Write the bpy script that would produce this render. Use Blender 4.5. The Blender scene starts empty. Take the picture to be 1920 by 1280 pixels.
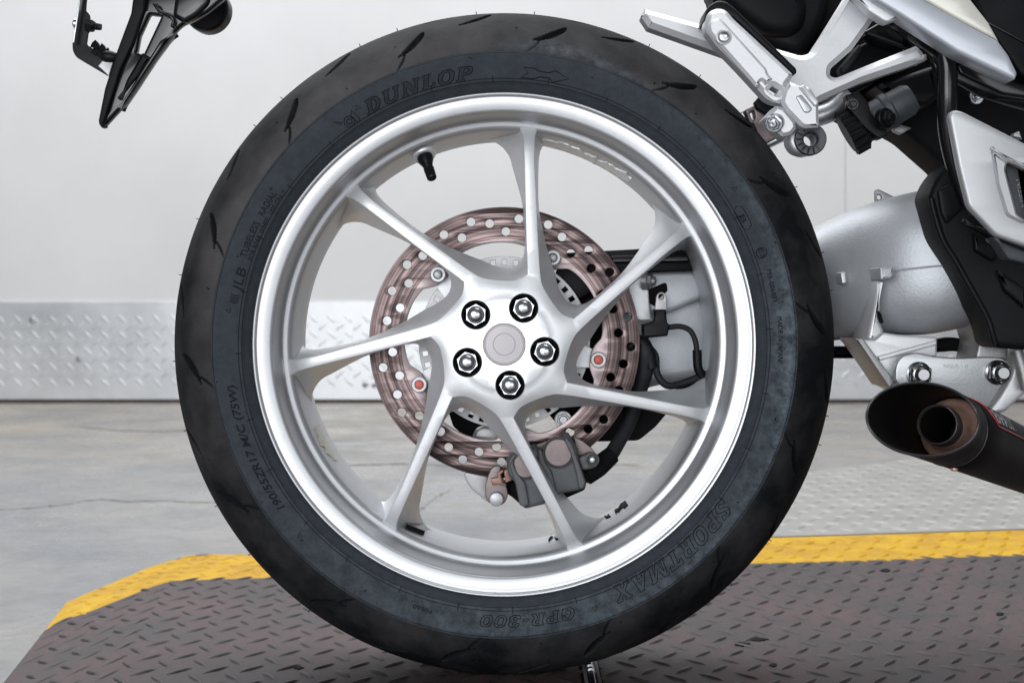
import bpy, bmesh, math, random
import numpy as np
from mathutils import Vector, Matrix
from mathutils.geometry import delaunay_2d_cdt
random.seed(7); rng = np.random.default_rng(7)
sc = bpy.context.scene
COL = sc.collection

# ---------------------------------------------------------------- camera, world, lamps, exposure
F, VX, VY, D, CZ = 2600.0, 948.0, 592.0, 1.36, 0.3443      # focal (photo px), principal point, distance to wheel plane, lens height
cam_d = bpy.data.cameras.new('camera'); cam = bpy.data.objects.new('camera', cam_d); COL.objects.link(cam)
cam.location = (0, -D, CZ); cam.rotation_euler = (math.radians(90), 0, 0)
cam_d.sensor_width = 36; cam_d.lens = F / 1920 * 36
cam_d.shift_x = (960 - VX) / 1920; cam_d.shift_y = -(640 - VY) / 1920
cam_d.clip_start = .05; cam_d.clip_end = 100
cam_d.dof.use_dof = True; cam_d.dof.focus_distance = D - .07; cam_d.dof.aperture_fstop = 10.5
sc.camera = cam
w = bpy.data.worlds.new('World'); sc.world = w; w.use_nodes = True
bg = w.node_tree.nodes['Background']; bg.inputs[0].default_value = (.86, .93, 1, 1); bg.inputs[1].default_value = .13
def area(name, loc, tgt, sx, sy, power, color=(1, 1, 1)):
    l = bpy.data.lights.new(name, 'AREA'); l.shape = 'RECTANGLE'; l.size = sx; l.size_y = sy; l.energy = power; l.color = color
    o = bpy.data.objects.new(name, l); COL.objects.link(o); o.location = loc
    o.rotation_euler = (Vector(tgt) - Vector(loc)).to_track_quat('-Z', 'Y').to_euler(); return o
area('open_door_light', (-1.15, -3.0, .80), (0, 0, .3), 1.9, 1.5, 62, (.96, .98, 1))
area('open_door_light', (.3, -3.6, .62), (.2, 0, .35), 3.2, 1.2, 48, (.97, .985, 1))
area('ceiling_light', (-.8, 2.3, 5.2), (-.6, 2.6, 0), 9.0, 4.5, 690, (.98, .985, 1))
sc.view_settings.view_transform = 'Standard'; sc.view_settings.look = 'None'
sc.view_settings.exposure = 0; sc.view_settings.gamma = 1
sc.cycles.use_denoising = True
sc.cycles.max_bounces = 8

# ---------------------------------------------------------------- coordinates
def W(px, py, y):
    k = (D + y) / F
    return Vector(((px - VX) * k, y, CZ + (VY - py) * k))
def G(px, py, z=0.0):
    d = (CZ - z) * F / (py - VY)
    return ((px - VX) * d / F, d - D)
AX = (945.5 - VX) * 1.28 / F; AZ = CZ - (645.5 - VY) * 1.28 / F       # wheel axle

# ---------------------------------------------------------------- materials
def lin(c):
    return tuple((x / 12.92 if x <= .04045 else ((x + .055) / 1.055) ** 2.4) for x in (v / 255 for v in c)) + (1,)
def mat(name, col, rough=.5, metal=0.0, var=.12, scale=30, bump=0.0, bscale=200, spec=.5, coat=0.0, rvar=.08, col2=None, dirt=None):
    m = bpy.data.materials.new(name); m.use_nodes = True
    nt = m.node_tree; b = nt.nodes['Principled BSDF']; N, L = nt.nodes.new, nt.links.new
    tc = N('ShaderNodeTexCoord')
    n = N('ShaderNodeTexNoise'); n.inputs['Scale'].default_value = scale; n.inputs['Detail'].default_value = 7; n.inputs['Roughness'].default_value = .62
    L(tc.outputs['Object'], n.inputs['Vector'])
    mx = N('ShaderNodeMix'); mx.data_type = 'RGBA'
    c = col if len(col) == 4 else tuple(col) + (1,)
    if col2 is None:
        mx.inputs[6].default_value = tuple(x * (1 - var) for x in c[:3]) + (1,); mx.inputs[7].default_value = tuple(min(1, x * (1 + var)) for x in c[:3]) + (1,)
    else:
        mx.inputs[6].default_value = c; mx.inputs[7].default_value = tuple(col2[:3]) + (1,)
    cr = N('ShaderNodeMapRange'); cr.inputs[1].default_value = .32; cr.inputs[2].default_value = .68
    L(n.outputs[0], cr.inputs[0]); L(cr.outputs[0], mx.inputs[0]); L(mx.outputs[2], b.inputs['Base Color'])
    if dirt:
        dc, amt, dsc, lo, hi = dirt
        nd = N('ShaderNodeTexNoise'); nd.inputs['Scale'].default_value = dsc; nd.inputs['Detail'].default_value = 9; nd.inputs['Roughness'].default_value = .72
        L(tc.outputs['Object'], nd.inputs['Vector'])
        dm = N('ShaderNodeMapRange'); dm.inputs[1].default_value = lo; dm.inputs[2].default_value = hi; dm.inputs[4].default_value = amt; L(nd.outputs[0], dm.inputs[0])
        md = N('ShaderNodeMix'); md.data_type = 'RGBA'; md.inputs[7].default_value = tuple(dc) + (1,)
        L(dm.outputs[0], md.inputs[0]); L(mx.outputs[2], md.inputs[6]); L(md.outputs[2], b.inputs['Base Color'])
    b.inputs['Metallic'].default_value = metal; b.inputs['Specular IOR Level'].default_value = spec
    b.inputs['Coat Weight'].default_value = coat; b.inputs['Coat Roughness'].default_value = .12
    rr = N('ShaderNodeMapRange'); rr.inputs[3].default_value = max(.03, rough - rvar); rr.inputs[4].default_value = min(1, rough + rvar)
    L(n.outputs[0], rr.inputs[0]); L(rr.outputs[0], b.inputs['Roughness'])
    if bump:
        n2 = N('ShaderNodeTexNoise'); n2.inputs['Scale'].default_value = bscale; n2.inputs['Detail'].default_value = 3
        L(tc.outputs['Object'], n2.inputs['Vector'])
        bp = N('ShaderNodeBump'); bp.inputs['Strength'].default_value = bump; bp.inputs['Distance'].default_value = .001
        L(n2.outputs[0], bp.inputs['Height']); L(bp.outputs[0], b.inputs['Normal'])
    m['mix'] = mx.name
    return m
M = {}
M['silver'] = mat('silver_wheel_paint', (.70, .715, .74), .45, .50, .03, 14, spec=.5, rvar=.03, dirt=((.42, .42, .43), .35, 60, .56, .74))
M['silver_rim'] = mat('silver_rim_paint', (.47, .48, .50), .42, .70, .03, 14, spec=.5, rvar=.04, dirt=((.36, .36, .37), .4, 45, .56, .74))
M['cast'] = mat('cast_aluminium', (.56, .57, .59), .46, .5, .06, 40, .12, 500)
M['cast_rough'] = mat('sandcast_aluminium', (.45, .47, .50), .54, .6, .05, 18, .25, 420, dirt=((.30, .30, .31), .35, 26, .55, .72))
M['brushed'] = mat('brushed_plate', (.36, .375, .39), .38, .8, .08, 25, .12, 400)
M['chrome'] = mat('bright_zinc', (.44, .455, .48), .26, 1, .06, 60, .1, 150)
M['nut'] = mat('zinc_nut', (.27, .275, .285), .27, 1, .08, 60)
M['white_metal'] = mat('pale_anodised', (.41, .42, .435), .45, .5, .08, 30, dirt=((.28, .29, .33), .4, 30, .5, .72))
M['black_gloss'] = mat('black_gloss_paint', (.006, .0065, .008), .2, 0, .2, 20, .02, 60, spec=.32)
M['black_plastic'] = mat('black_plastic', (.005, .0054, .007), .45, 0, .25, 40, .1, 500, spec=.13)
M['black_grain'] = mat('grained_black_plastic', (.005, .0054, .007), .52, 0, .3, 25, .2, 600, spec=.11)
M['black_matt'] = mat('black_matt', (.004, .0042, .005), .75, 0, .3, 30, spec=.12)
M['rubber'] = mat('rubber', (.010, .0115, .0145), .6, 0, .25, 60, .2, 400, spec=.25)
M['grey_seal'] = mat('grey_rubber_bush', (.028, .032, .038), .55, 0, .2, 60, .2, 500)
M['caliper'] = mat('caliper_grey', (.075, .08, .085), .55, .2, .15, 50, .3, 600)
M['pink_metal'] = mat('rusty_steel', (.165, .135, .135), .45, .6, .2, 60, .15, 500)
M['copper'] = mat('heat_tinted_copper', (.60, .36, .29), .32, .35, .3, 70, .2, 300)
M['dull_steel'] = mat('dull_steel', (.30, .30, .31), .45, .7, .12, 60, .2, 400)
M['cap'] = mat('hub_cap_metal', (.30, .288, .297), .48, .75, .05, 30)
M['red'] = mat('red_paint_dot', (.52, .10, .08), .5, 0, .2, 200)
M['red_line'] = mat('red_trim', (.45, .03, .05), .3, 0, .1, 50)
M['well'] = mat('dark_bore', (.022, .023, .026), .3, .3, .2, 80, spec=.4)
M['scrape'] = mat('scraped_white_residue', (.93, .94, .96), .7, 0, .08, 300, .5, 600)
M['lettering_white'] = mat('pale_print', (.42, .42, .44), .5, 0, .1, 50)
M['lip'] = mat('black_edge_highlight', (.045, .045, .048), .3, .4, .2, 60)  # black edge coloured paler to carry a highlight along the outlet
M['spring'] = mat('tarnished_copper', (.20, .11, .085), .45, .6, .3, 70)
M['pipe'] = mat('sooty_pipe', (.10, .092, .09), .4, .7, .3, 60)
M['muffler'] = mat('black_ceramic', (.004, .004, .0045), .5, 0, .25, 30, .08, 500, spec=.09)
M['tail_silver'] = mat('silver_body_paint', (.44, .465, .515), .38, .4, .03, 20, .06, 600, coat=.25)
M['tail_cream'] = mat('pale_body_paint', (.55, .54, .49), .3, .2, .02, 20, coat=.3)
M['tape'] = mat('tape_residue', (.55, .54, .48), .8, 0, .12, 300, .5, 600)
M['wall'] = mat('painted_wall', (.675, .682, .692), .72, 0, .045, 1.6, .03, 60, rvar=.05)
M['letter'] = mat('moulded_lettering', (.0085, .0100, .0128), .75, 0, .1, 60, spec=.1)

def tyre_material():
    m = mat('tyre_rubber', (.020, .021, .023), .74, 0, .2, 15, .25, 420, spec=.09)
    nt = m.node_tree; N, L = nt.nodes.new, nt.links.new; b = nt.nodes['Principled BSDF']
    base = nt.nodes[m['mix']]
    at = N('ShaderNodeAttribute'); at.attribute_name = 'sidewall'
    tc = N('ShaderNodeTexCoord'); n = N('ShaderNodeTexNoise'); n.inputs['Scale'].default_value = 22; n.inputs['Detail'].default_value = 9; n.inputs['Roughness'].default_value = .7
    L(tc.outputs['Object'], n.inputs['Vector'])
    side = N('ShaderNodeMix'); side.data_type = 'RGBA'; side.inputs[6].default_value = (.0255, .0300, .0365, 1); side.inputs[7].default_value = (.0325, .0385, .0460, 1)
    L(n.outputs[0], side.inputs[0])
    dust = N('ShaderNodeMix'); dust.data_type = 'RGBA'; dust.inputs[7].default_value = (.145, .175, .205, 1)
    d2 = N('ShaderNodeAttribute'); d2.attribute_name = 'dust'
    nd = N('ShaderNodeTexNoise'); nd.inputs['Scale'].default_value = 90; nd.inputs['Detail'].default_value = 8; nd.inputs['Roughness'].default_value = .75
    L(tc.outputs['Object'], nd.inputs['Vector'])
    mr = N('ShaderNodeMapRange'); mr.inputs[1].default_value = .38; mr.inputs[2].default_value = .72
    L(nd.outputs[0], mr.inputs[0])
    mu = N('ShaderNodeMath'); mu.operation = 'MULTIPLY'; L(mr.outputs[0], mu.inputs[0]); L(d2.outputs['Fac'], mu.inputs[1])
    mixs = N('ShaderNodeMix'); mixs.data_type = 'RGBA'
    L(at.outputs['Fac'], mixs.inputs[0]); L(base.outputs[2], mixs.inputs[6]); L(side.outputs[2], mixs.inputs[7])
    L(mixs.outputs[2], dust.inputs[6]); L(mu.outputs[0], dust.inputs[0]); L(dust.outputs[2], b.inputs['Base Color'])
    # scuffed grey tread shoulder, with light from the left put into its colour
    wr = N('ShaderNodeAttribute'); wr.attribute_name = 'wear_and_lit_side'
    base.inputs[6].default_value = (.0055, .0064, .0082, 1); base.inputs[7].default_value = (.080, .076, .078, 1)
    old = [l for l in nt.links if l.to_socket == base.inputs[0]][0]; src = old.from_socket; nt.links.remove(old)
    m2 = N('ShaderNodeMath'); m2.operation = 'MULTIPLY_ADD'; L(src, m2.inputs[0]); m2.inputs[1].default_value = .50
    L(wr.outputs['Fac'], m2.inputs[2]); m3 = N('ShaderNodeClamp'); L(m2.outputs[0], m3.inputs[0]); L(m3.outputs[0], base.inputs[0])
    return m
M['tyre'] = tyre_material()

def disc_material():
    m = mat('worn_brake_steel', (.36, .27, .265), .36, .8, .15, 30, rvar=0)
    nt = m.node_tree; N, L = nt.nodes.new, nt.links.new; b = nt.nodes['Principled BSDF']
    tc = N('ShaderNodeTexCoord'); mp = N('ShaderNodeMapping'); mp.inputs['Location'].default_value = (-AX, 0, -AZ)
    L(tc.outputs['Object'], mp.inputs[0])
    vs = N('ShaderNodeVectorMath'); vs.operation = 'MULTIPLY'; vs.inputs[1].default_value = (1, 0, 1); L(mp.outputs[0], vs.inputs[0])
    ln = N('ShaderNodeVectorMath'); ln.operation = 'LENGTH'; L(vs.outputs[0], ln.inputs[0])
    n1 = N('ShaderNodeTexNoise'); n1.noise_dimensions = '1D'; n1.inputs['Scale'].default_value = 430; n1.inputs['Detail'].default_value = 1
    L(ln.outputs['Value'], n1.inputs['W'])
    n2 = N('ShaderNodeTexNoise'); n2.noise_dimensions = '1D'; n2.inputs['Scale'].default_value = 230; n2.inputs['Detail'].default_value = 1
    L(ln.outputs['Value'], n2.inputs['W'])
    ad = N('ShaderNodeMath'); ad.operation = 'ADD'; L(n1.outputs[0], ad.inputs[0]); L(n2.outputs[0], ad.inputs[1])
    mr = N('ShaderNodeMapRange'); mr.inputs[1].default_value = .72; mr.inputs[2].default_value = 1.3; L(ad.outputs[0], mr.inputs[0])
    mx = N('ShaderNodeMix'); mx.data_type = 'RGBA'; mx.inputs[6].default_value = (.030, .021, .021, 1); mx.inputs[7].default_value = (.185, .134, .132, 1)
    L(mr.outputs[0], mx.inputs[0])
    cmp = N('ShaderNodeMapRange'); cmp.inputs[1].default_value = .1020; cmp.inputs[2].default_value = .1026; cmp.inputs[3].default_value = 1; cmp.inputs[4].default_value = 0; L(ln.outputs['Value'], cmp.inputs[0])
    mi = N('ShaderNodeMix'); mi.data_type = 'RGBA'; mi.inputs[7].default_value = (.25, .205, .207, 1); L(cmp.outputs[0], mi.inputs[0]); L(mx.outputs[2], mi.inputs[6]); L(mi.outputs[2], b.inputs['Base Color'])
    bp = N('ShaderNodeBump'); bp.inputs['Strength'].default_value = .06; bp.inputs['Distance'].default_value = .0004
    L(n1.outputs[0], bp.inputs['Height']); L(bp.outputs[0], b.inputs['Normal'])
    tn = N('ShaderNodeTangent'); tn.direction_type = 'RADIAL'; tn.axis = 'Y'; b.inputs['Anisotropic'].default_value = .88; L(tn.outputs[0], b.inputs['Tangent'])
    return m
M['disc'] = disc_material()

def floor_material():
    m = mat('worn_concrete', (.30, .295, .285), .42, 0, .2, 2.6, .25, 25, rvar=.16)
    nt = m.node_tree; N, L = nt.nodes.new, nt.links.new; b = nt.nodes['Principled BSDF']; base = nt.nodes[m['mix']]
    base.inputs[6].default_value = (.145, .157, .178, 1); base.inputs[7].default_value = (.265, .256, .242, 1)
    tc = N('ShaderNodeTexCoord')
    n = N('ShaderNodeTexNoise'); n.inputs['Scale'].default_value = 13; n.inputs['Detail'].default_value = 10; n.inputs['Roughness'].default_value = .75; n.inputs['Distortion'].default_value = .6
    L(tc.outputs['Object'], n.inputs['Vector'])
    r = N('ShaderNodeMapRange'); r.inputs[1].default_value = .40; r.inputs[2].default_value = .66; L(n.outputs[0], r.inputs[0])
    mx = N('ShaderNodeMix'); mx.data_type = 'RGBA'; mx.blend_type = 'MULTIPLY'; mx.inputs[7].default_value = (.78, .77, .75, 1)
    L(r.outputs[0], mx.inputs[0]); L(base.outputs[2], mx.inputs[6])
    st = N('ShaderNodeTexNoise'); st.inputs['Scale'].default_value = 2.7; st.inputs['Detail'].default_value = 6; st.inputs['Roughness'].default_value = .65
    L(tc.outputs['Object'], st.inputs['Vector'])
    r2 = N('ShaderNodeMapRange'); r2.inputs[1].default_value = .60; r2.inputs[2].default_value = .70; L(st.outputs[0], r2.inputs[0])
    m4 = N('ShaderNodeMath'); m4.operation = 'MULTIPLY'; m4.inputs[1].default_value = .45; L(r2.outputs[0], m4.inputs[0])
    mx2 = N('ShaderNodeMix'); mx2.data_type = 'RGBA'; mx2.inputs[7].default_value = (.12, .11, .085, 1)
    L(m4.outputs[0], mx2.inputs[0]); L(mx.outputs[2], mx2.inputs[6])
    sx = N('ShaderNodeSeparateXYZ'); L(tc.outputs['Object'], sx.inputs[0]); ry = N('ShaderNodeMapRange'); ry.inputs[1].default_value = 1.5; ry.inputs[2].default_value = 3.4; L(sx.outputs['Y'], ry.inputs[0])
    wm = N('ShaderNodeMix'); wm.data_type = 'RGBA'; wm.blend_type = 'MULTIPLY'; wm.inputs[7].default_value = (1.06, .97, .85, 1); L(ry.outputs[0], wm.inputs[0]); L(mx2.outputs[2], wm.inputs[6])
    sp = N('ShaderNodeTexNoise'); sp.inputs['Scale'].default_value = 55; sp.inputs['Detail'].default_value = 4; sp.inputs['Roughness'].default_value = .8; L(tc.outputs['Object'], sp.inputs['Vector'])
    rs = N('ShaderNodeMapRange'); rs.inputs[1].default_value = .60; rs.inputs[2].default_value = .68; rs.inputs[4].default_value = .4; L(sp.outputs[0], rs.inputs[0])
    ms = N('ShaderNodeMix'); ms.data_type = 'RGBA'; ms.inputs[7].default_value = (.10, .095, .088, 1); L(rs.outputs[0], ms.inputs[0]); L(wm.outputs[2], ms.inputs[6]); L(ms.outputs[2], b.inputs['Base Color'])
    wet = N('ShaderNodeTexNoise'); wet.inputs['Scale'].default_value = 3.4; wet.inputs['Detail'].default_value = 8; wet.inputs['Roughness'].default_value = .7; L(tc.outputs['Object'], wet.inputs['Vector'])
    rw = N('ShaderNodeMapRange'); rw.inputs[1].default_value = .44; rw.inputs[2].default_value = .58; rw.inputs[3].default_value = .26; rw.inputs[4].default_value = .5; L(wet.outputs[0], rw.inputs[0]); L(rw.outputs[0], b.inputs['Roughness'])
    return m
M['floor'] = floor_material()
M['gap_strip'] = mat('dark_gap_strip', (.05, .035, .033), .8, 0, .3, 12)
M['crack'] = mat('dirt_filled_crack', (.165, .16, .15), .8, 0, .3, 40)
M['plate_dark'] = mat('worn_painted_tread_plate', (.032, .034, .035), .6, .1, .3, 6, .25, 260, col2=(.084, .050, .053, 1), rvar=.12, spec=.35, dirt=((.13, .115, .11), .5, 38, .58, .74))
M['plate_yellow'] = mat('yellow_hazard_paint', (.38, .20, .006), .6, 0, .3, 16, .2, 300, col2=(.55, .335, .009, 1), rvar=.1, spec=.25, dirt=((.16, .095, .03), .85, 48, .56, .70))
M['lug_dark'] = mat('worn_lug_shade', (.016, .018, .020), .5, .2, .3, 30, .2, 300, col2=(.056, .043, .042, 1), rvar=.12, spec=.35)  # worn lug colour, darkened further to carry the lugs' shaded sides
M['plate_grey'] = mat('grey_tread_plate', (.30, .295, .28), .45, .4, .15, 10, .2, 300, rvar=.1)
M['plate_alu'] = mat('aluminium_tread_plate', (.74, .76, .79), .42, .7, .14, 3.2, .1, 100, rvar=.1)

# ---------------------------------------------------------------- mesh helpers
def link(name, me, m, parent=None, smooth=35):
    o = bpy.data.objects.new(name, me); COL.objects.link(o)
    if m is not None:
        for k in (m if isinstance(m, (list, tuple)) else [m]):
            me.materials.append(M[k] if isinstance(k, str) else k)
    if smooth is not None:
        me.polygons.foreach_set('use_smooth', [True] * len(me.polygons)); me.set_sharp_from_angle(angle=math.radians(smooth))
    if parent is not None: o.parent = parent
    return o
def mesh(name, V, Fs, m, parent=None, smooth=35):
    me = bpy.data.meshes.new(name); me.from_pydata([tuple(v) for v in V], [], Fs); me.update()
    return link(name, me, m, parent, smooth)
def empty(name, label, cat, loc=(0, 0, 0), group=None):
    o = bpy.data.objects.new(name, None); COL.objects.link(o); o.location = loc; o.empty_display_size = .05
    o['label'] = label; o['category'] = cat
    if group: o['group'] = group
    return o
def part_empty(name, parent):
    o = bpy.data.objects.new(name, None); COL.objects.link(o); o.parent = parent; return o
def tag(o, label, cat): o['label'] = label; o['category'] = cat; return o
def copy_part(o, parent, mtx):
    c = o.copy(); COL.objects.link(c); c.parent = parent; c.matrix_local = mtx
    for ch in o.children:
        d = ch.copy(); COL.objects.link(d); d.parent = c
    return c

def cat_rom(P, n=8, closed=False):
    P = [np.array(p, float) for p in P]; out = []
    m = len(P)
    for i in range(m if closed else m - 1):
        p1, p2 = P[i], P[(i + 1) % m]
        p0 = P[i - 1] if (closed or i > 0) else 2 * p1 - p2
        p3 = P[(i + 2) % m] if (closed or i + 2 < m) else 2 * p2 - p1
        for k in range(n):
            t = k / n
            out.append(.5 * (2 * p1 + (p2 - p0) * t + (2 * p0 - 5 * p1 + 4 * p2 - p3) * t * t + (3 * p1 - p0 - 3 * p2 + p3) * t ** 3))
    if not closed: out.append(P[-1])
    return np.array(out)
def resample(P, n):
    P = np.array(P, float); d = np.r_[0, np.cumsum(np.linalg.norm(np.diff(P[:, :2], axis=0), axis=1))]
    t = np.linspace(0, d[-1], n)
    return np.stack([np.interp(t, d, P[:, k]) for k in range(P.shape[1])], 1)
def rounded(pts, r=4, n=4):
    """round every corner of a closed outline (pixels); a point may carry its own radius as third value"""
    out = []; m = len(pts)
    for i in range(m):
        p = np.array(pts[i][:2], float); a = np.array(pts[i - 1][:2], float); b = np.array(pts[(i + 1) % m][:2], float)
        rr = pts[i][2] if len(pts[i]) > 2 else r
        la, lb = np.linalg.norm(a - p), np.linalg.norm(b - p)
        if rr <= 0 or la < 1e-6 or lb < 1e-6: out.append(tuple(p)); continue
        q = min(rr, la * .45, lb * .45); A = p + (a - p) / la * q; B = p + (b - p) / lb * q
        for k in range(n + 1):
            t = k / n; out.append(tuple((1 - t) ** 2 * A + 2 * t * (1 - t) * p + t * t * B))
    return out
def plate_me(name, outline, y0, y1, bevel=.0, holes=(), bres=2):
    """outline (world X,Z points) extruded from depth y0 (front) to y1 with bevelled edges"""
    cu = bpy.data.curves.new(name, 'CURVE'); cu.dimensions = '2D'; cu.fill_mode = 'BOTH'
    half = (y1 - y0) / 2; bevel = min(bevel, half * .95)
    cu.extrude = half - bevel; cu.bevel_depth = bevel; cu.bevel_resolution = bres; cu.offset = -bevel
    for pl in [outline] + list(holes):
        s = cu.splines.new('POLY'); s.points.add(len(pl) - 1); s.use_cyclic_u = True
        for p, q in zip(s.points, pl): p.co = (q[0], q[1], 0, 1)
    ob = bpy.data.objects.new('tmp', cu); COL.objects.link(ob)
    dg = bpy.context.evaluated_depsgraph_get(); dg.update()
    me = bpy.data.meshes.new_from_object(ob.evaluated_get(dg)); bpy.data.objects.remove(ob); bpy.data.curves.remove(cu)
    bm = bmesh.new(); bm.from_mesh(me); bmesh.ops.remove_doubles(bm, verts=bm.verts, dist=1e-6)
    ym = (y0 + y1) / 2
    for v in bm.verts: x, z, h = v.co; v.co = (x, ym - h, z)
    bmesh.ops.recalc_face_normals(bm, faces=bm.faces)
    me2 = bpy.data.meshes.new(name); bm.to_mesh(me2); bm.free(); bpy.data.meshes.remove(me)
    return me2
def plate(name, pts, y0, y1, m, parent, bevel=.001, r=4, holes=(), hr=3, smooth=35, bres=2):
    """pts are photo pixels seen at depth y0"""
    f = lambda pl, q: [(W(a, b, y0).x, W(a, b, y0).z) for a, b in (rounded(pl, q) if q else [p[:2] for p in pl])]
    return link(name, plate_me(name, f(pts, r), y0, y1, bevel, [f(h, hr) for h in holes], bres), m, parent, smooth)
def tilt(o, dz_per_dx=0, about=None, dy_dz=0):
    """lean a flat part in depth: y += k*(x-x0)"""
    me = o.data; c = np.empty(len(me.vertices) * 3); me.vertices.foreach_get('co', c); c = c.reshape(-1, 3)
    c[:, 1] += dz_per_dx * (c[:, 0] - about[0]) + dy_dz * (c[:, 2] - about[2]); me.vertices.foreach_set('co', c.ravel()); me.update(); return o
def circle_px(cx, cy, r, n=32): return [(cx + r * math.cos(2 * math.pi * k / n), cy + r * math.sin(2 * math.pi * k / n)) for k in range(n)]
def frame_axis(a):
    a = Vector(a).normalized(); t = Vector((0, 0, 1)) if abs(a.z) < .9 else Vector((1, 0, 0))
    u = a.cross(t).normalized(); return u, a.cross(u).normalized(), a
def lathe_geo(prof, origin, axis, seg=40, closed=False, phase=0):
    """prof = [(along axis, radius)]"""
    u, v, a = frame_axis(axis); o = Vector(origin); V = []; Fs = []; n = len(prof)
    for t, r in prof:
        for k in range(seg):
            an = phase + 2 * math.pi * k / seg
            V.append(o + a * t + (u * math.cos(an) + v * math.sin(an)) * max(r, 1e-6))
    for i in range(n if closed else n - 1):
        j = (i + 1) % n
        for k in range(seg):
            q = (k + 1) % seg; Fs.append((i * seg + k, i * seg + q, j * seg + q, j * seg + k))
    return V, Fs
def fix(o):
    bm = bmesh.new(); bm.from_mesh(o.data); bmesh.ops.remove_doubles(bm, verts=bm.verts, dist=1e-7); bmesh.ops.recalc_face_normals(bm, faces=bm.faces); bm.to_mesh(o.data); bm.free(); return o
def lathe(name, prof, origin, axis, m, parent, seg=40, closed=False, smooth=35, phase=0):
    V, Fs = lathe_geo(prof, origin, axis, seg, closed, phase)
    o = mesh(name, V, Fs, m, parent, None); fix(o)
    me = o.data; me.polygons.foreach_set('use_smooth', [True] * len(me.polygons)); me.set_sharp_from_angle(angle=math.radians(smooth)); return o
def tube_geo(P, r, seg=12, closed=False, caps=True):
    P = [Vector(p) for p in P]; n = len(P); R = r if hasattr(r, '__len__') else [r] * n
    V, Fs = [], []; pu = None
    for i in range(n):
        a = P[(i + 1) % n] - P[i - 1] if closed else P[min(i + 1, n - 1)] - P[max(i - 1, 0)]
        a.normalize()
        if pu is None: u = frame_axis(a)[0]
        else:
            u = pu - a * pu.dot(a); u.normalize()
        pu = u; v = a.cross(u)
        for k in range(seg):
            an = 2 * math.pi * k / seg; V.append(P[i] + (u * math.cos(an) + v * math.sin(an)) * R[i])
    for i in range(n if closed else n - 1):
        j = (i + 1) % n
        for k in range(seg):
            q = (k + 1) % seg; Fs.append((i * seg + k, j * seg + k, j * seg + q, i * seg + q))
    if caps and not closed: Fs += [tuple(range(seg)), tuple(range(n * seg - 1, (n - 1) * seg - 1, -1))]
    return V, Fs
def tube(name, P, r, m, parent, seg=14, n=8, smooth=50):
    Q = cat_rom(P, n); 
    if hasattr(r, '__len__'): r = np.interp(np.linspace(0, len(P) - 1, len(Q)), range(len(P)), r)
    V, Fs = tube_geo(Q, r, seg); return fix(mesh(name, V, Fs, m, parent, smooth))
def join_geo(parts):
    V, Fs = [], []
    for v, f in parts:
        b = len(V); V += list(v); Fs += [tuple(i + b for i in q) for q in f]
    return V, Fs
YB = Vector((0, -1, 0))
def bolt(name, px, py, y, r_px, parent, m='chrome', axis=YB, flange=True, dome=True, phase=.3):
    """hexagon bolt or dome nut facing along axis, its washer and hexagon in one piece"""
    k = (D + y) / F; R = r_px * k; c = W(px, py, y)
    g = []
    if flange: g.append(lathe_geo([(-.004, 0), (-.004, R * 1.15), (.0012, R * 1.15), (.002, R * 1.05), (.002, 0)], c, axis, 28))
    g.append(lathe_geo([(0, 0), (0, R * .92), (R * .62, R * .92), (R * .74, R * .78), (R * .74, 0)], c, axis, 6, phase=phase))
    if dome: g.append(lathe_geo([(R * .5, R * .62), (R * .95, R * .58), (R * 1.12, R * .46), (R * 1.16, R * .2), (R * 1.1, 0)], c, axis, 24))
    return fix(mesh(name, *join_geo(g), m, parent, 32))

# ================================================================ SETTING
FZ = -.03; WY = (CZ - FZ) * F / (755 - VY) - D      # workshop floor level, wall distance
def quad_sheet(name, pts, m, n=1, parent=None):
    return mesh(name, pts, [tuple(range(len(pts)))], m, parent, None)
fl = quad_sheet('floor', [(-9, -4, FZ), (9, -4, FZ), (9, WY + .3, FZ), (-9, WY + .3, FZ)], 'floor'); fl['kind'] = 'structure'
# saw-cut joints in the slab: a shallow dark groove strip proud by nothing is modelled as a narrow sunk-looking seam bead
def crack(pts, wd):
    P = resample(cat_rom([G(a, b, FZ) for a, b in pts], 8), 60); P += rng.normal(0, .004, P.shape); W2 = wd * (.5 + rng.random(60)); W2[0] = W2[-1] = .001
    V = [(x, y - h_, FZ + .0012) for (x, y), h_ in zip(P, W2)] + [(x, y + h_, FZ + .0012) for (x, y), h_ in zip(P, W2)]
    V += [(x, y, FZ + .0004) for (x, y), h_ in zip(P, W2)]
    n_ = len(P); mesh('floor_crack', V, [(i, i + 1, n_ + i + 1, n_ + i) for i in range(n_ - 1)], 'crack', fl, None)
crack([(-40, 957), (60, 952), (120, 946), (180, 936), (240, 940), (300, 938), (400, 942), (520, 936)], .004)
crack([(560, 868), (640, 872), (760, 869), (880, 874), (1010, 868), (1200, 872)], .010)
crack([(150, 800), (260, 808), (420, 805)], .010)
crack([(690, 1050), (760, 985), (800, 945), (842, 918)], .004)
wall = part_empty('wall', None); wall['kind'] = 'structure'
seam = (1585 - VX) * (WY + D) / F
xs = [-8.0, seam - 4.0, seam, seam + 2.44, 8.0]
for i in range(4):
    a, b = xs[i] + .0012, xs[i + 1] - .0012
    V = [(a, WY, FZ + .001), (b, WY, FZ + .001), (b, WY, 4.2), (a, WY, 4.2), (a, WY + .02, FZ + .001), (b, WY + .02, FZ + .001), (b, WY + .02, 4.2), (a, WY + .02, 4.2)]
    mesh('wall_panel', V, [(0, 1, 2, 3), (1, 5, 6, 2), (4, 0, 3, 7), (5, 4, 7, 6), (3, 2, 6, 7)], 'wall', wall, None)

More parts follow.
